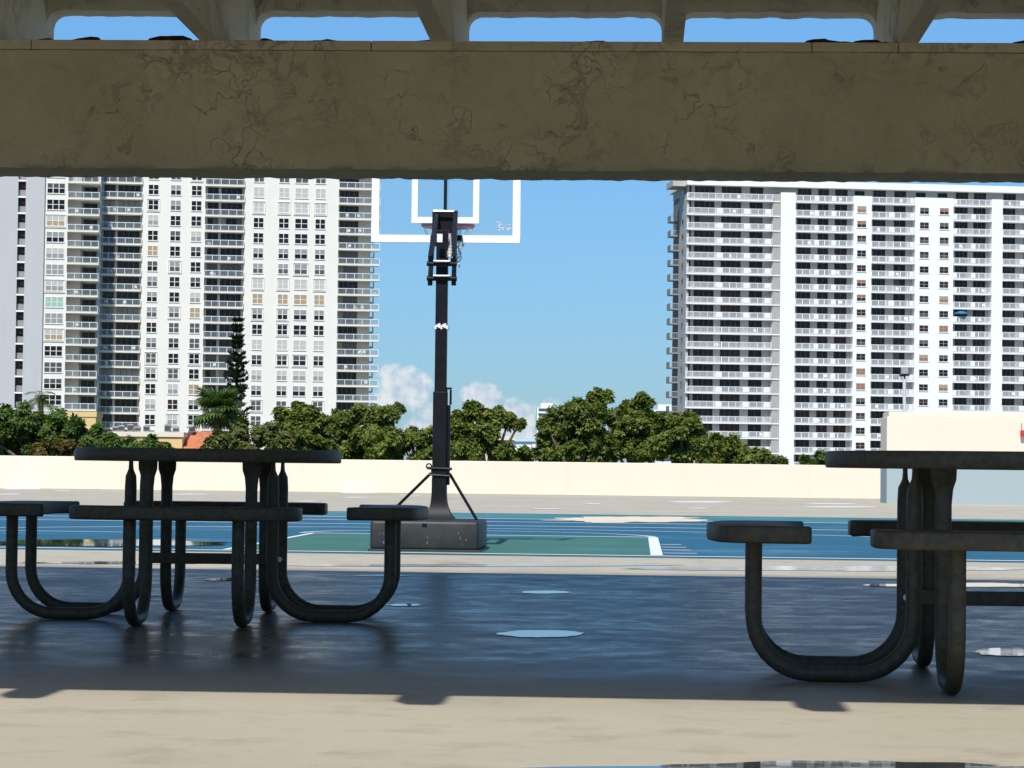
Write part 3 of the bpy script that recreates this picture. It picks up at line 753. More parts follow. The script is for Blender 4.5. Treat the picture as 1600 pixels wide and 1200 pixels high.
def put_chair(tw, x, y, z, r2):
    k = 'chair_white' if r2.random() < .7 else 'chair_dark'
    w = tw.p + tw.ex * x + tw.ey * y; o = put('patio_chair', CH[k], None, (w.x, w.y, tw.p.z + z), tw.th + r2.uniform(-.6, .6))
    side = 'left' if tw.p.x < 0 else 'right'
    col = 'white' if k == 'chair_white' else 'dark'
    tag(o, 'tiny %s patio chair on a balcony of the %s apartment tower' % (col, 'cream' if side == 'left' else 'white'), 'chair', '%s patio chairs on the %s tower' % (col, 'cream' if side == 'left' else 'white'))

def cream_tower():
    r2 = random.Random(11)
    T = Tower('apartment_tower', 300, 467, 0.128, 'cream apartment tower behind the trees, with grey stair shaft at its left end')
    P = T.root; x = T.x
    D = 16.0; ND = 1.9
    zf = T.xz(350, 311.9)[1] - .12              # a balcony floor level
    k0 = -2; nfl = 17
    levels = [zf - FH * k for k in range(k0, nfl)]
    ztop = levels[0] + FH + .6; zbot = 0
    nich = [('a', 155, 220), ('b', 318, 380), ('c', 527, 579)]
    w = MB()
    xs = [x(155), x(220), x(318), x(380), x(527), x(579)]
    for a, c in ((xs[1], xs[2]), (xs[3], xs[4])): w.box(a, c, 0, D, zbot, ztop, 'tower_cream')
    w.box(xs[0] - .5, xs[5], -.1, D, ztop, ztop + .5, 'tower_cream')
    w.build('wall', P)
    rw = MB()
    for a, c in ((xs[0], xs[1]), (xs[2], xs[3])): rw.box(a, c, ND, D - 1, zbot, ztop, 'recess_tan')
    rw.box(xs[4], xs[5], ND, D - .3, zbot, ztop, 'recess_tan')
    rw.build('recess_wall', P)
    # balconies
    for key, a, c in nich:
        A, Cc = x(a), x(c); ext = x(592) - x(579) if key == 'c' else 0
        wd = Cc - A + ext
        slab = MB(); slab.box(0, wd, -.35, ND - .005, -.02, .24, 'tower_cream'); slab = slab.mesh('balcony_slab')
        rail, glass = glass_rail(wd, 1.55)
        doors = []
        for v in range(6):
            full = Cc - A - .3
            if key == 'c': sp = [(.3, .66 * full, 4)]
            else: sp = [(.45, .45 + full * .30, 2), (full * .42, full - .1, 4)]
            lk = [['glass_dark', 'glass_navy'], ['glass_navy', 'glass_dark'], ['glass_slate', 'glass_dark', 'blind_grey'], ['glass_dark'], ['glass_brown', 'glass_dark'], ['glass_slate', 'glass_slate']][v]
            doors.append(slider_mesh(sp, .28, 2.45, lk, r2, 'recess_tan'))
        for i, z in enumerate(levels):
            if z < 6: continue
            bo = inst('balcony', slab, P, (A, 0, z - .24))
            ro = inst('railing', rail, bo, (0, -.30, .22)); inst('glass_panel', glass, bo, (0, -.30, .22))
            [inst('sliding_door', q, bo, (0, ND, .22)) for q in r2.choice(doors)]
            for _ in range(2 if 2 <= i <= 15 else 0):
                if r2.random() < .55: put_chair(T, A + r2.uniform(.7, wd - .7), r2.uniform(.2, 1.0), z, r2)
    # side balconies seen past the right end
    sl = MB(); e = x(590) - x(579); sl.box(0, e, 0, 3.2, 0, .24, 'tower_cream'); sl.box(0, e, 0, .06, 1.1, 1.2, 'rail_white'); sl.box(e - .06, e, 0.06, 3.2, 1.1, 1.2, 'rail_white')
    for k in range(8): sl.box(e - .05, e - .01, .1 + k * .42, .14 + k * .42, .24, 1.1, 'rail_white')
    sl = sl.mesh('side_balcony')
    for z in levels:
        if z > 6: inst('side_balcony', sl, P, (xs[5] + .003, 9.5, z - .9))
    # windows
    fr = win_mesh(1.85, 1.85, 2, 2, 'pair'); fr2 = win_mesh(1.85, 1.85, 2, 2, 'pair_surround', True)
    fw = win_mesh(2.35, 1.85, 2, 2, 'broad'); fw2 = win_mesh(2.35, 1.85, 2, 2, 'broad_surround', True)
    pn = [pane_mesh(1.85, 1.85, *l) for l in LOOKS_L]; pnw = [pane_mesh(2.35, 1.85, *l) for l in LOOKS_L]
    cols = [(237, 0), (272, 0), (304.5, 0), (402, 1), (441.5, 1), (469, 1), (498.5, 1)]
    for i, z in enumerate(levels):
        if z < 7.5: continue
        flat = r2.choice([0, 1, 1, 2, 3, 4, 5, 9, 0, 7])
        if i == 8: flat = 7
        if i == 9: flat = 6
        for ci, (cx, g_) in enumerate(cols):
            look = (flat if g_ else r2.choice([0, 1, 8, 2, 3, 5, 9, 0, 4]))
            if not g_ and r2.random() < .03: look = 6
            wide = cx == 469
            sur = r2.random() < (.22 if not g_ else (.6 if i in (2, 3, 8, 13) else .1))
            me = (fw2 if sur else fw) if wide else (fr2 if sur else fr)
            wo = inst('broad_window' if wide else 'window', me, P, (x(cx), 0, z + .72))
            inst('pane', (pnw if wide else pn)[look], wo, (0, 0, 0))
    # ---- wing that stands forward at the left, with the grey stair shaft
    yw = -8.0
    def xw(px): return T.x(px, yw)
    zw = T.xz(130, 308.7, yw)[1] - .1
    FW = T.xz(130, 308.7, yw)[1] - T.xz(130, 308.7 + 25.35, yw)[1]
    lw = [zw - FW * k for k in range(-1, 16)]
    zt = lw[0] + FW + 3
    w = MB(); xa, xb_, xc_, xd = xw(-60), xw(67), xw(103), xw(153)
    w.box(xb_, xc_, yw, -.5, 0, zt, 'tower_cream'); w.build('wing_wall', P)
    w = MB(); xs0, xs1 = xw(25.5), xw(37.5)
    w.box(xa, xs0, yw - .5, -.5, 0, zt, 'tower_grey'); w.box(xs1, xb_ - .003, yw - .5, -.5, 0, zt, 'tower_grey'); w.build('stair_shaft', P)
    w = MB(); w.box(xs0 + .003, xs1 - .003, yw + 1.0, -.6, 0, zt, 'glass_brown'); w.build('stairwell', P)
    sp = MB(); sp.box(0, xs1 - xs0 - .01, .2, .55, 0, 1.12, 'stair_and_shade_grey'); sp.box(-.04, xs1 - xs0 + .03, -.62, -.01, -.35, -.05, 'tower_white'); sp = sp.mesh('stair_parapet')
    for z in lw: 
        if z > 5: inst('stair_parapet', sp, P, (xs0 + .005, yw + .1, z + .1))
    w = MB(); w.box(xc_, xd - 3.3, yw + 2.0, -.5, 0, zt, 'recess_tan'); w.box(xd - 3.3, xd, yw + 5, -.5, 0, zt, 'recess_tan'); w.build('wing_recess_wall', P)
    wd = xd - xc_ - .01
    slab = MB(); slab.box(0, wd, -.2, 4.98, -.02, .24, 'tower_cream'); slab = slab.mesh('wing_slab')
    rail, glass = glass_rail(wd, 1.45)
    dr = [slider_mesh([(wd - 3.0, wd - .5, 2)], .25, 2.4, lk, r2, 'x') for lk in (['glass_dark'], ['glass_brown'], ['glass_slate', 'glass_dark'])]
    f3 = win_mesh(3.15, 1.85, 3, 2, 'triple'); f3s = win_mesh(3.15, 1.85, 3, 2, 'triple_surround', True)
    p3 = [pane_mesh(3.15, 1.85, *l) for l in (('glass_slate', 'glass_dark'), ('glass_dark', 'glass_dark'), ('blind_white', 'blind_tan'), ('blind_grey', 'glass_dark'), ('blind_white', 'blind_grey'), ('blind_grey', 'blind_grey'), ('blind_white', 'blind_grey'), ('blind_green', 'blind_green'), ('blind_grey', 'blind_grey'), ('blind_white', 'blind_tan'), ('glass_dark', 'glass_dark'), ('glass_slate', 'glass_slate'))]
    for i, z in enumerate(lw):
        if z < 5: continue
        bo = inst('balcony', slab, P, (xc_ + .005, yw, z - .24)); inst('railing', rail, bo, (0, -.15, .22)); inst('glass_panel', glass, bo, (0, -.15, .22))
        [inst('sliding_door', q, bo, (0, 5, .22)) for q in r2.choice(dr)]
        if r2.random() < .5: put_chair(T, xc_ + r2.uniform(1, wd - 1), yw + .6, z, r2)
        kk = max(0, i - 1); wo = inst('triple_window', f3s if kk in (2, 6, 9) else f3, P, (xw(84.5), yw, z + .72)); inst('pane', p3[kk % 12], wo, (0, 0, 0))
cream_tower()

def white_tower():
    r2 = random.Random(23)
    T = Tower('apartment_tower', 1219, 482, 0.122, 'white apartment tower with long picket balconies on the right, dark glazing between white piers')
    P = T.root; x = T.x; D = 17.0; ND = 1.8
    zf = T.xz(1150, 311.0)[1] - .1
    levels = [zf - FH * k for k in range(0, 20)]
    zpier = T.xz(1460, 309)[1]; zroof = T.xz(1400, 297)[1]; zrt = zroof + 1.25
    X = {k: x(k) for k in (1072, 1206, 1219, 1242, 1333, 1361, 1429, 1489, 1549, 1566)}
    xe = x(1700)
    w = MB()
    w.box(X[1219], X[1242], 0, D, 0, zpier + .3, 'tower_white')
    for a, c in ((1333, 1361), (1429, 1489), (1549, 1566)): w.box(X[a], X[c], 0, D, 0, zpier, 'tower_white')
    w.build('wall', P)
    x1642 = x(1642)
    w = MB(); w.box(x1642, xe, 0, D, 0, zpier, 'tower_white'); w.build('end_wall', P)
    w = MB()
    for a, c in ((X[1072] + .5, X[1206]), (X[1242], X[1333]), (X[1361], X[1429]), (X[1489], X[1549]), (X[1566], x1642)): w.box(a, c, ND, D - .5, 0, zpier - .3, 'tower_shade_grey')
    w.box(X[1072] + .4, xe - .5, ND - .3, D - .6, zpier - .2, zroof - .01, 'tower_shade_grey')   # top storey
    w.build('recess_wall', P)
    w = MB(); w.box(X[1072] + .02, X[1072] + .5, .4, 8, 0, zpier - .3, 'tower_shade_grey'); w.build('side_wall', P)  # grey colour stands in for grazing light on this white side
    w = MB(); w.box(X[1072] - .1, xe + 1, -.4, D + 1, zroof, zrt, 'tower_white'); w.box(X[1072] - 2.5, X[1072] - .1, 1.2, 8, zroof - .15, zrt - .3, 'tower_shade_grey'); w.build('roof', P)
    # grey louvred screen beside the long balconies
    w = MB(); w.box(X[1206] + .05, X[1219] - .02, .5, ND, 0, zpier, 'tower_shade_grey')
    xx = X[1206] + .1
    while xx < X[1219] - .1: w.box(xx, xx + .10, .38, .5, 0, zpier, 'louvre_grey'); xx += .22
    w.build('louvre_screen', P)
    bays = [(1072, 1206, [(.55, 1.0), (1.45, 4.8), (5.85, 9.2), (10.5, 12.75)], [(4.85, 5.7), (9.3, 10.3), (12.9, 13.7)], 14.0),
            (1242, 1333, [(.6, 3.0), (4.1, 6.0), (7.0, 9.2)], [(3.2, 4.0), (6.2, 6.9)], 9.9),
            (1361, 1429, [(.6, 3.1), (4.6, 6.9)], [(3.2, 4.3), (7.2, 7.9)], 8.2),
            (1489, 1549, [(.8, 3.2), (4.2, 6.6)], [(.15, .7), (3.3, 4.1)], 7.2),
            (1566, 1642, [(.5, 2.9), (4.4, 6.8)], [(3.1, 4.2)], 9)]
    LK = [['glass_dark'], ['glass_dark', 'glass_navy'], ['glass_brown'], ['glass_navy', 'glass_slate'], ['glass_dark', 'glass_brown'], ['glass_dark']]
    for bi, (a, c, glz, pan, nominal) in enumerate(bays):
        A, Cc = X[a] if a != 1566 else X[1566], (X[c] if c in X else x1642); wd = Cc - A; k = wd / max(nominal, wd)
        k = wd / nominal
        slab = MB(); slab.box(.004, wd - .004, -.12, ND - .005, -.02, .24, 'tower_white')
        if bi == 0: slab.box(wd, wd + X[1219] - X[1206] - .02, .30, .37, -.02, .2, 'tower_white')
        slab = slab.mesh('balcony_slab')
        rails = [picket_rail(wd - .01, [(p * k, q * k) for p, q in pan if r2.random() < .85] + ([(r2.uniform(.5, wd - 2), 0)] if 0 else [])) for _ in range(4)]
        doors = [slider_mesh([(p * k, q * k, max(1, round((q - p) / .95))) for p, q in glz], .28, 2.54, LK[v], r2, 'x') for v in range(6)]
        for i, z in enumerate(levels):
            if z < 4: continue
            bo = inst('balcony', slab, P, (A, 0, z - .24)); inst('railing', r2.choice(rails), bo, (.005, -.06, .22)); [inst('sliding_door', q, bo, (0, ND - (.3 if i == 0 else 0), .22)) for q in r2.choice(doors)]
            if i < 17:
                for _ in range(2 if bi < 2 else 1):
                    if r2.random() < .62: put_chair(T, A + r2.uniform(.8, wd - .8), .55, z, r2)
    fr = win_mesh(1.8, 1.25, 2, 2, 'small'); pn = [pane_mesh(1.8, 1.25, *l) for l in LOOKS_R]
    fr = MB()
    for z0 in (0, .60, 1.2): fr.box(-.9, .9, -.05, .0, z0, z0 + .045, 'louvre_grey')
    fr.box(-.03, .03, -.052, 0, .045, 1.2, 'louvre_grey'); fr.box(-1.0, 1.0, -.12, .0, -.12, -.002, 'tower_white'); fr = fr.mesh('sash_frame')
    for cx in (1345.5, 1443.5, 1474.5):
        for i, z in enumerate(levels):
            if i == 0 or z < 5: continue
            wo = inst('window', fr, P, (x(cx), 0, z + .92)); inst('pane', r2.choice(pn), wo, (0, 0, 0))
    # top storey windows
    t2 = MB(); t2.quad([(-.95, -.02, 0), (.95, -.02, 0), (.95, -.02, 1.45), (-.95, -.02, 1.45)], 'glass_dark'); t2.box(-.03, .03, -.05, 0, 0, 1.45, 'glass_slate'); t2 = t2.mesh('penthouse_window')
    for cx in (1345, 1441, 1475): inst('penthouse_window', t2, P, (x(cx), ND - .32, levels[0] + .9))
    # side balconies past the left end, their shade painted in as grey
    sb = MB(); sb.box(-2.05, 0, 0, 3.4, 0, .25, 'stair_and_shade_grey'); sb.box(-2.05, 0, 0, .05, 1.15, 1.25, 'rail_shade_grey'); sb.box(-2.05, -1.99, .05, 3.4, .25, 1.25, 'stair_and_shade_grey')
    for q in range(7): sb.box(-1.99 + q * .29, -1.94 + q * .29, .01, .04, .25, 1.15, 'rail_shade_grey')
    sb = sb.mesh('side_balcony')
    sw = MB(); sw.quad([(-.02, 0, 0), (-.02, 1.3, 0), (-.02, 1.3, 1.3), (-.02, 0, 1.3)], 'glass_dark'); sw = sw.mesh('slit_window')
    cw = MB(); cw.box(X[1072] + .5, X[1072] + 2.2, 8.003, D - .51, 0, zpier - .3, 'tower_shade_grey'); cw.build('rear_side_wall', P)
    for i, z in enumerate(levels):
        if z > 8 and i > 0:
            inst('side_balcony', sb, P, (X[1072] + .48, 8.05, z - .9)); 
        if z > 8: inst('slit_window', sw, P, (X[1072] + .02, 3.6, z + .8))
    # parasol on a balcony
    zz = T.xz(1503, 500)[1]; q = min(levels, key=lambda v: abs(v + .9 - zz))
    wpos = T.p + T.ex * x(1503) + T.ey * .55
    o = empty('parasol', (wpos.x, wpos.y, GZ + q), .3); tag(o, 'open blue parasol on a balcony of the white tower', 'parasol')
    s = MB(); s.rod((0, 0, 0), (0, 0, 2.2), .035, 'pale_metal'); s.build('pole', o)
    s = MB(); n = 8; s.v.append((0, 0, 2.35))
    for j, (r_, z) in enumerate(((.75, 2.15), (1.4, 1.82), (1.4, 1.62))):
        for kk in range(n): a = 2 * math.pi * kk / n; s.v.append((r_ * math.cos(a), r_ * math.sin(a), z))
    for kk in range(n):
        s.face((0, 1 + kk, 1 + (kk + 1) % n), 'parasol_blue')
        for j in range(2): s.face((1 + j * n + kk, 1 + (j + 1) * n + kk, 1 + (j + 1) * n + (kk + 1) % n, 1 + j * n + (kk + 1) % n), 'parasol_blue')
    s.build('canopy', o)
white_tower()

# ------------------------------------------------------------------ distant and low buildings
def simple_tower(name, px0, px1, py, Y, rows, cols, label, th=.05):
    a, c = at(px0, py, Y), at(px1, py, Y); w = c.x - a.x
    t = empty(name, (a.x, Y, GZ), th); tag(t, label, 'building'); H = a.z - GZ
    b = MB(); b.box(0, w, 0, w * .8, 0, H, 'far_white'); b.box(w * .2, w * .75, w * .2, w * .6, H, H + w * .22, 'far_white'); b.build('wall', t)
    s = MB(); s.box(.04 * w, .96 * w, -.6, -.02, 0, .9, 'far_white'); s = s.mesh('floor_band')
    g_ = MB(); g_.quad([(.08 * w, -.01, 0), (.92 * w, -.01, 0), (.92 * w, -.01, 1.8), (.08 * w, -.01, 1.8)], 'glass_slate'); g_ = g_.mesh('window_band')
    for k in range(rows):
        z = H - 3.2 * (k + 1)
        if z < 3: break
        inst('floor_band', s, t, (0, 0, z)); inst('window_band', g_, t, (0, 0, z + 1.0))
simple_tower('distant_tower', 839, 872, 637, 1500, 30, 3, 'far pale high rise between the tree crowns')
simple_tower('distant_tower', 1022, 1060, 640, 900, 22, 3, 'far white block peeking out left of the white tower')
def low_house(name, px0, px1, py_top, Y, depth, wallm, roofm, label, wins, th=0.0, pitched=False, over=.3):
    a, c = at(px0, py_top, Y), at(px1, py_top, Y); w = c.x - a.x; H = a.z - GZ
    t = empty(name, (a.x, Y, GZ), th); tag(t, label, 'house')
    rise = H * .12 if pitched else 0
    b = MB(); b.box(0, w, 0, depth, 0, H - rise - .3, wallm); b.build('wall', t)
    b = MB()
    if pitched:
        z0, z1 = H - rise - .295, H
        b.v = [(-over, -over, z0), (w + over, -over, z0), (w + over, depth + over, z0), (-over, depth + over, z0), (w * .15, depth * .45, z1), (w * .85, depth * .45, z1)]
        for f in ((0, 3, 2, 1), (0, 1, 5, 4), (2, 3, 4, 5), (1, 2, 5), (3, 0, 4)): b.face(f, roofm)
    else: b.box(-over, w + over, -over, depth + over, H - .297, H, roofm)
    b.build('roof', t)
    for f0, f1, z0, z1 in wins:
        g_ = MB(); g_.box(0, (f1 - f0) * w, -.05, -.003, 0, z1 - z0, 'glass_dark'); o = g_.build('window', t, loc=(f0 * w, 0, H - z1))
        g_ = MB(); g_.box(-.06, (f1 - f0) * w + .06, -.09, -.052, (z1 - z0) * .46, (z1 - z0) * .54, 'frame_white'); g_.build('frame', o)
    return t, w, H
low_house('villa', 100, 150, 643, 150, 2.2, 'villa_yellow', 'villa_yellow', 'plain yellow house top left behind the dark bushes', [(.62, .72, 1.2, 2.2)], 0, False, .05)
v1, w1, H1 = low_house('villa', 172, 285, 674, 158, 9, 'villa_yellow', 'parapet_paint', 'yellow flat roofed villa behind the left picnic table', [(.62, .80, .6, 1.9), (.1, .2, .8, 1.6)], 0, False, .1)
for k, px in enumerate((181, 190, 204, 215, 229, 262, 275, 300)):
    p = at(px, 673.5, 160.0); o = empty('air_conditioner', (p.x, 160, GZ + H1)); 
    tag(o, 'grey air conditioner in the row on the villa roof', 'air conditioner', 'air conditioners on the villa roof')
    s = MB(); hh = .34 + .08 * ((k * 7) % 3); s.box(-.19, .19, -.17, .17, .04, hh, 'grey_metal'); s.build('casing', o, bevel=.02)
    s = MB(); s.rod((0, 0, hh + .001), (0, 0, hh + .03), .13, 'pole_black', 12); s.box(-.17, .17, -.19, -.172, .10, hh - .08, 'chair_dark'); s.build('grille', o)
low_house('villa', 284, 332, 672, 157, 8, 'tower_cream', 'roof_tile', 'house with terracotta tile roof beside the palm', [(.3, .42, 1.2, 2.0), (.55, .65, 1.2, 2.0)], 0, True)
low_house('warehouse', 800, 842, 686, 330, 20, 'far_white', 'roof_blue', 'low white building with pale blue roof in the tree gap', [(.2, .4, 2, 3)], 0, False)
low_house('villa', 735, 797, 680, 170, 9, 'parapet_paint', 'parapet_paint', 'cream house showing between trees right of the hoop pole', [(.5, .62, .8, 1.9)], 0, False)
low_house('villa', 838, 872, 694, 190, 9, 'far_white', 'far_white', 'small white house behind the gap in the trees', [(.3, .5, .8, 1.7)], 0, False)

# ------------------------------------------------------------------ trees
def leaf_quad(V, F, p, d, n_, L, Wd):
    s = d.cross(n_)
    if s.length < 1e-4: return
    s.normalize(); b = len(V); up = s.cross(d).normalized()
    V.extend([tuple(p), tuple(p + d * (L * .55) + s * (Wd * .5) + up * (L * .06)), tuple(p + d * L - up * (L * .10)), tuple(p + d * (L * .55) - s * (Wd * .5) + up * (L * .06))])
    F.append((b, b + 1, b + 2, b + 3))
def mesh_vf(name, V, F, m):
    me = bpy.data.meshes.new(name); me.from_pydata(V, [], F); me.materials.append(MAT[m]); me.update(); return me
def rand_dir(r2):
    z = r2.uniform(-1, 1); a = r2.uniform(0, 2 * math.pi); q = math.sqrt(1 - z * z); return Vector((q * math.cos(a), q * math.sin(a), z))
def tree(name, lobes, Y, m, label, seed, leaf=.26, dens=1.0, trunk_px=None, cat='tree', group=None, dep=1.0):
    r2 = random.Random(seed); s = Y / FPX
    cs = []
    for (px, py, rp) in lobes:
        c = at(px, py, Y + r2.uniform(-1.0, 1.0) * rp * s * .7 * dep); cs.append((c, rp * s))
    tp = at(trunk_px if trunk_px else sum(l[0] for l in lobes) / len(lobes), 800, Y)
    root = empty(name, (tp.x, Y, GZ)); tag(root, label, cat, group); O = Vector((tp.x, Y, GZ))
    tk = MB(); fork = Vector((0, 0, max(1.5, min(c.z - r for c, r in cs) - GZ - .4)))
    tk.sweep([(0, 0, -.1), tuple(fork * .35 + Vector((.08, 0, 0))), tuple(fork * .7 - Vector((.05, 0, 0))), tuple(fork)], (1, 0, 0), [.34, .26, .22, .2], [.34, .26, .22, .2], 'bark', 10)
    V, F = [], []
    for c, r_ in cs:
        e = c - O; mid = (fork + e) / 2 + Vector((0, 0, -.15 * r_))
        tk.sweep([tuple(fork - Vector((0, 0, .2))), tuple(mid), tuple(e)], None, [.13, .08, .035], [.13, .08, .035], 'bark', 7)
        for _ in range(7):
            d = rand_dir(r2); d.z = d.z * .6 + .15; q = e + d * r_ * .85; mm = e + d * r_ * .45 + Vector((0, 0, .1 * r_))
            tk.sweep([tuple(e), tuple(mm), tuple(q)], None, [.035, .022, .01], [.035, .022, .01], 'bark', 5)
        nr = int(250 * dens * (r_ / .26 * .26) ** 2 * (0.26 / leaf) ** 2) + 14
        # small sub-clumps inside the lobe make the outline uneven
        subs = []
        for _ in range(max(7, int(15 * r_))):
            d = rand_dir(r2); subs.append((e + Vector((d.x, d.y, d.z * .8)) * r_ * r2.uniform(.15, 1.02), r_ * r2.uniform(.24, .44)))
        for _ in range(nr):
            sc, sr = r2.choice(subs); d = rand_dir(r2); q = sc + d * sr * r2.uniform(.35, 1.0)
            ax = (d * .7 + (q - e).normalized() * .6 + Vector((0, 0, .75)) + rand_dir(r2) * .5).normalized()
            t1 = ax.orthogonal().normalized(); t2 = ax.cross(t1); a0 = r2.uniform(0, 6.28); nl = r2.randint(6, 9)
            for k in range(nl):
                a = a0 + 2 * math.pi * k / nl + r2.uniform(-.3, .3)
                dd = (t1 * math.cos(a) + t2 * math.sin(a) + ax * r2.uniform(-.15, .6)).normalized()
                LL = leaf * r2.uniform(.65, 1.15); leaf_quad(V, F, q + dd * leaf * .12, dd, ax, LL, LL * .52)
    tk.build('trunk', root, 60)
    put('crown', mesh_vf('crown', V, F, m), root)
    return root
G1 = 'trees beyond the parapet'
tree('broadleaf_tree', [(10, 662, 34), (48, 657, 32), (85, 662, 30), (20, 695, 36), (62, 690, 34), (112, 684, 34), (140, 692, 28), (-30, 670, 40), (118, 662, 14), (150, 672, 10), (168, 690, 20)], 100, 'leaf_deep', 'dense dark green tree at the far left', 101, .20, 1.7)
tree('broadleaf_tree', [(170, 695, 22), (200, 702, 24), (235, 700, 22), (262, 708, 18), (152, 708, 22)], 112, 'leaf_deep', 'low dark tree between the rusty shrub and yellow villa', 102, .20, 1.4)
tree('shrub', [(68, 704, 17), (95, 698, 19), (120, 706, 17)], 92, 'leaf_rust', 'rusty brown shrub behind the parapet at far left', 103, .14, 1.5, None, 'shrub')
tree('broadleaf_tree', [(345, 692, 22), (375, 678, 26), (410, 680, 26), (435, 692, 24), (390, 702, 26), (330, 702, 20)], 108, 'leaf_olive', 'light olive tree in front of the tall narrow pine', 104, .22, 1.3)
tree('broadleaf_tree', [(452, 655, 28), (480, 646, 26), (505, 664, 26), (440, 676, 26), (475, 680, 34), (508, 694, 28), (445, 704, 26), (480, 706, 28), (462, 668, 24)], 112, 'leaf_almond', 'round green tree right of the light olive tree', 105, .21, 1.3)
tree('broadleaf_tree', [(540, 655, 26), (570, 648, 24), (600, 645, 22), (622, 640, 12), (548, 684, 32), (584, 676, 30), (560, 704, 28), (530, 706, 24), (592, 704, 24), (545, 668, 22), (600, 668, 16)], 116, 'leaf_almond', 'wide green tree beside the cream tower end', 106, .21, 1.3)
tree('broadleaf_tree', [(612, 690, 28), (645, 682, 24), (672, 690, 28), (625, 708, 26), (660, 710, 28), (690, 708, 22), (600, 706, 22), (682, 675, 16)], 110, 'leaf_almond', 'lower green tree just left of the hoop pole', 107, .21, 1.3)
tree('broadleaf_tree', [(712, 662, 24), (742, 645, 22), (768, 648, 20), (795, 656, 18), (812, 660, 10), (722, 688, 30), (765, 680, 24), (740, 706, 24), (800, 708, 22), (828, 712, 16), (712, 708, 26), (772, 706, 24), (770, 664, 22), (735, 665, 24)], 112, 'leaf_almond', 'open crowned green tree just right of the hoop pole', 108, .21, 1.15)
tree('broadleaf_tree', [(905, 640, 28), (935, 630, 24), (878, 660, 28), (852, 664, 15), (915, 672, 36), (868, 696, 26), (905, 705, 30), (850, 708, 22), (935, 702, 30), (920, 650, 28), (930, 618, 14)], 112, 'leaf_almond', 'tallest green tree in the middle gap of sky', 109, .21, 1.3)
tree('broadleaf_tree', [(985, 636, 20), (1008, 632, 18), (975, 664, 32), (1010, 668, 30), (960, 700, 32), (1005, 702, 32), (985, 700, 30), (1028, 704, 26), (962, 652, 20), (992, 655, 24), (1004, 622, 10)], 115, 'leaf_almond', 'green tree with two bumps right of the tallest tree', 110, .21, 1.3)
tree('broadleaf_tree', [(1050, 662, 24), (1075, 655, 20), (1045, 692, 32), (1085, 688, 30), (1118, 694, 22), (1060, 708, 26), (1100, 708, 24), (1062, 672, 22)], 110, 'leaf_almond', 'green tree against the left edge of the white tower', 111, .21, 1.3)
tree('broadleaf_tree', [(1135, 694, 22), (1160, 704, 22), (1190, 712, 18), (1120, 712, 24), (1150, 714, 22), (1140, 700, 22)], 112, 'leaf_almond', 'low spreading tree below the white tower balconies', 112, .21, 1.3)
tree('shrub', [(1222, 722, 11), (1207, 718, 10)], 95, 'leaf_olive', 'pale feathery shrub right of the low spreading tree', 113, .13, 1.6, None, 'shrub')
tree('shrub', [(1258, 722, 15), (1285, 720, 15), (1310, 722, 14)], 100, 'leaf_deep', 'dark shrub under the white tower beside the right table', 114, .16, 1.6, None, 'shrub')

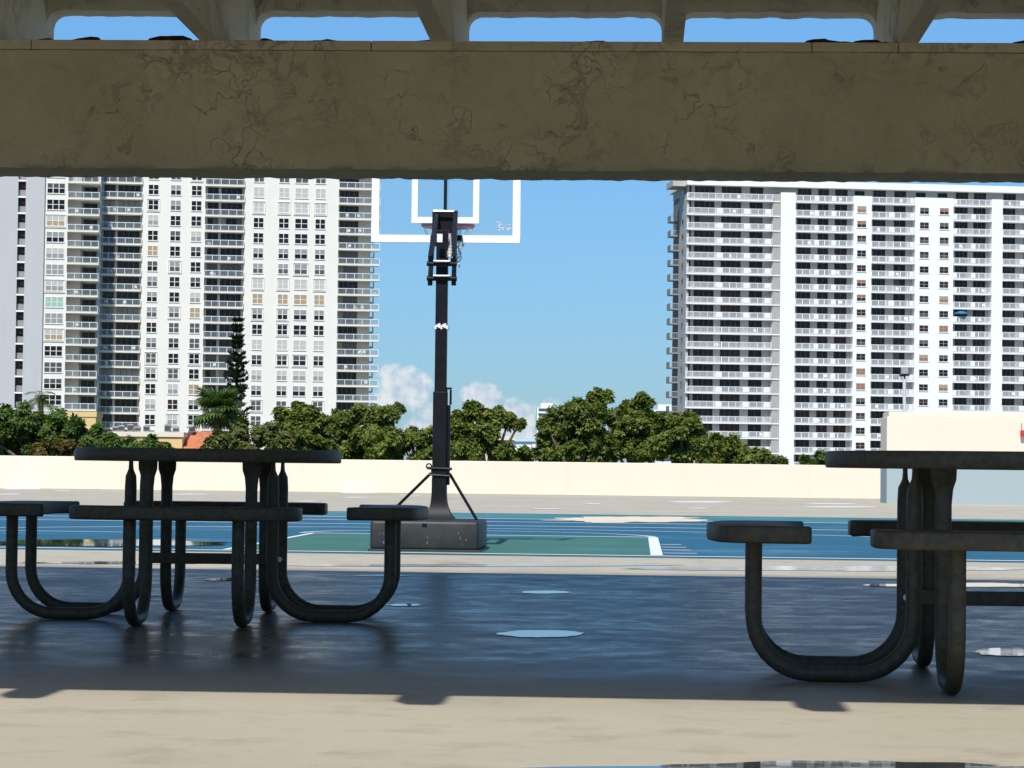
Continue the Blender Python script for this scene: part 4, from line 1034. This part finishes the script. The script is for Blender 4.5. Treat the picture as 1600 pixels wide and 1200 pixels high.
def palm(px, py, Y, label, seed, rp=42, n=26, fan=False):
    r2 = random.Random(seed); c = at(px, py, Y); s = Y / FPX; L0 = rp * s
    root = empty('palm_tree', (c.x, Y, GZ)); tag(root, label, 'palm tree'); H = c.z - GZ
    t = MB(); t.sweep([(0, 0, 0), (.1, 0, H * .4), (.02, 0, H * .8), (0, 0, H)], (1, 0, 0), [.22, .17, .15, .13], [.22, .17, .15, .13], 'bark', 10); t.build('trunk', root, 60)
    V, F = [], []
    for k in range(n):
        a = 2 * math.pi * k / n * 2.4 + r2.uniform(-.2, .2); up = r2.uniform(-.7, 1.5) ; L = L0 * r2.uniform(.8, 1.1)
        d = Vector((math.cos(a), math.sin(a), up)).normalized(); p = Vector((0, 0, H)); 
        if fan:
            hub = p + d * L * .5; rad = L * .62; sd = d.cross(Vector((0, 0, 1))).normalized(); nrm = sd.cross(d)
            for j in range(19):
                w = (j / 18 - .5) * 2.5 * math.pi * .62; dd = (d * math.cos(w) + sd * math.sin(w) - Vector((0, 0, .25))).normalized(); leaf_quad(V, F, hub, dd, nrm, rad * (1 - .15 * abs(w) / 2), rad * .13)
            leaf_quad(V, F, p, d, nrm, L * .55, .03)
        else:
            for j in range(14):
                f = j / 13; q = p + d * (L * f) + Vector((0, 0, -L * .55 * f * f)); t_ = (d + Vector((0, 0, -1.1 * f))).normalized(); sd = t_.cross(Vector((0, 0, 1))).normalized()
                for sg in (-1, 1):
                    dd = (sd * sg + t_ * .7 + Vector((0, 0, -.35))).normalized(); leaf_quad(V, F, q, dd, Vector((0, 0, 1)), L * .34 * (1 - .55 * abs(f - .4)), L * .035)
                leaf_quad(V, F, q, t_, Vector((0, 0, 1)), L / 12, .05)
    put('crown', mesh_vf('crown', V, F, 'leaf_palm'), root)
palm(64, 622, 125, 'slender palm rising behind the dark left tree', 31, 34, 24)
palm(338, 640, 120, 'fan palm with broad leaves left of the tall narrow pine', 32, 46, 44, True)
palm(172, 688, 118, 'small low palm in front of the yellow villa', 33, 26, 18)
palm(222, 690, 122, 'small palm left of the villa window', 34, 24, 18)

def cypress():
    Y = 165; r2 = random.Random(77); s = Y / FPX; top = at(371, 503, Y); root = empty('pine_tree', (top.x, Y, GZ)); tag(root, 'tall narrow dark pine against the cream tower', 'pine tree')
    H = top.z - GZ; t = MB(); t.sweep([(0, 0, 0), (0, 0, H * .5), (0, 0, H)], (1, 0, 0), [.3, .18, .02], [.3, .18, .02], 'bark', 8); t.build('trunk', root, 60)
    V, F = [], []; z = H; hb = H - 175 * s
    while z > hb:
        f = (H - z) / (H - hb); rad = (4 + 20 * min(1, f * 1.05) ** .8) * s * r2.uniform(.6, 1.2)
        nb = r2.randint(4, 6); a0 = r2.uniform(0, 6.28)
        for k in range(nb):
            a = a0 + 2 * math.pi * k / nb + r2.uniform(-.2, .2); d = Vector((math.cos(a), math.sin(a), .25)).normalized(); L = rad * r2.uniform(.7, 1.2)
            for j in range(9):
                g_ = (j + 1) / 9; q = Vector((0, 0, z)) + d * L * g_ + Vector((0, 0, .25 * L * g_ * g_))
                for _ in range(3): dd = (d + Vector((0, 0, .6)) + rand_dir(r2) * .8).normalized(); leaf_quad(V, F, q, dd, rand_dir(r2), r2.uniform(.2, .36), .13)
        z -= r2.uniform(.26, .5)
    put('crown', mesh_vf('crown', V, F, 'leaf_pine'), root)
cypress()
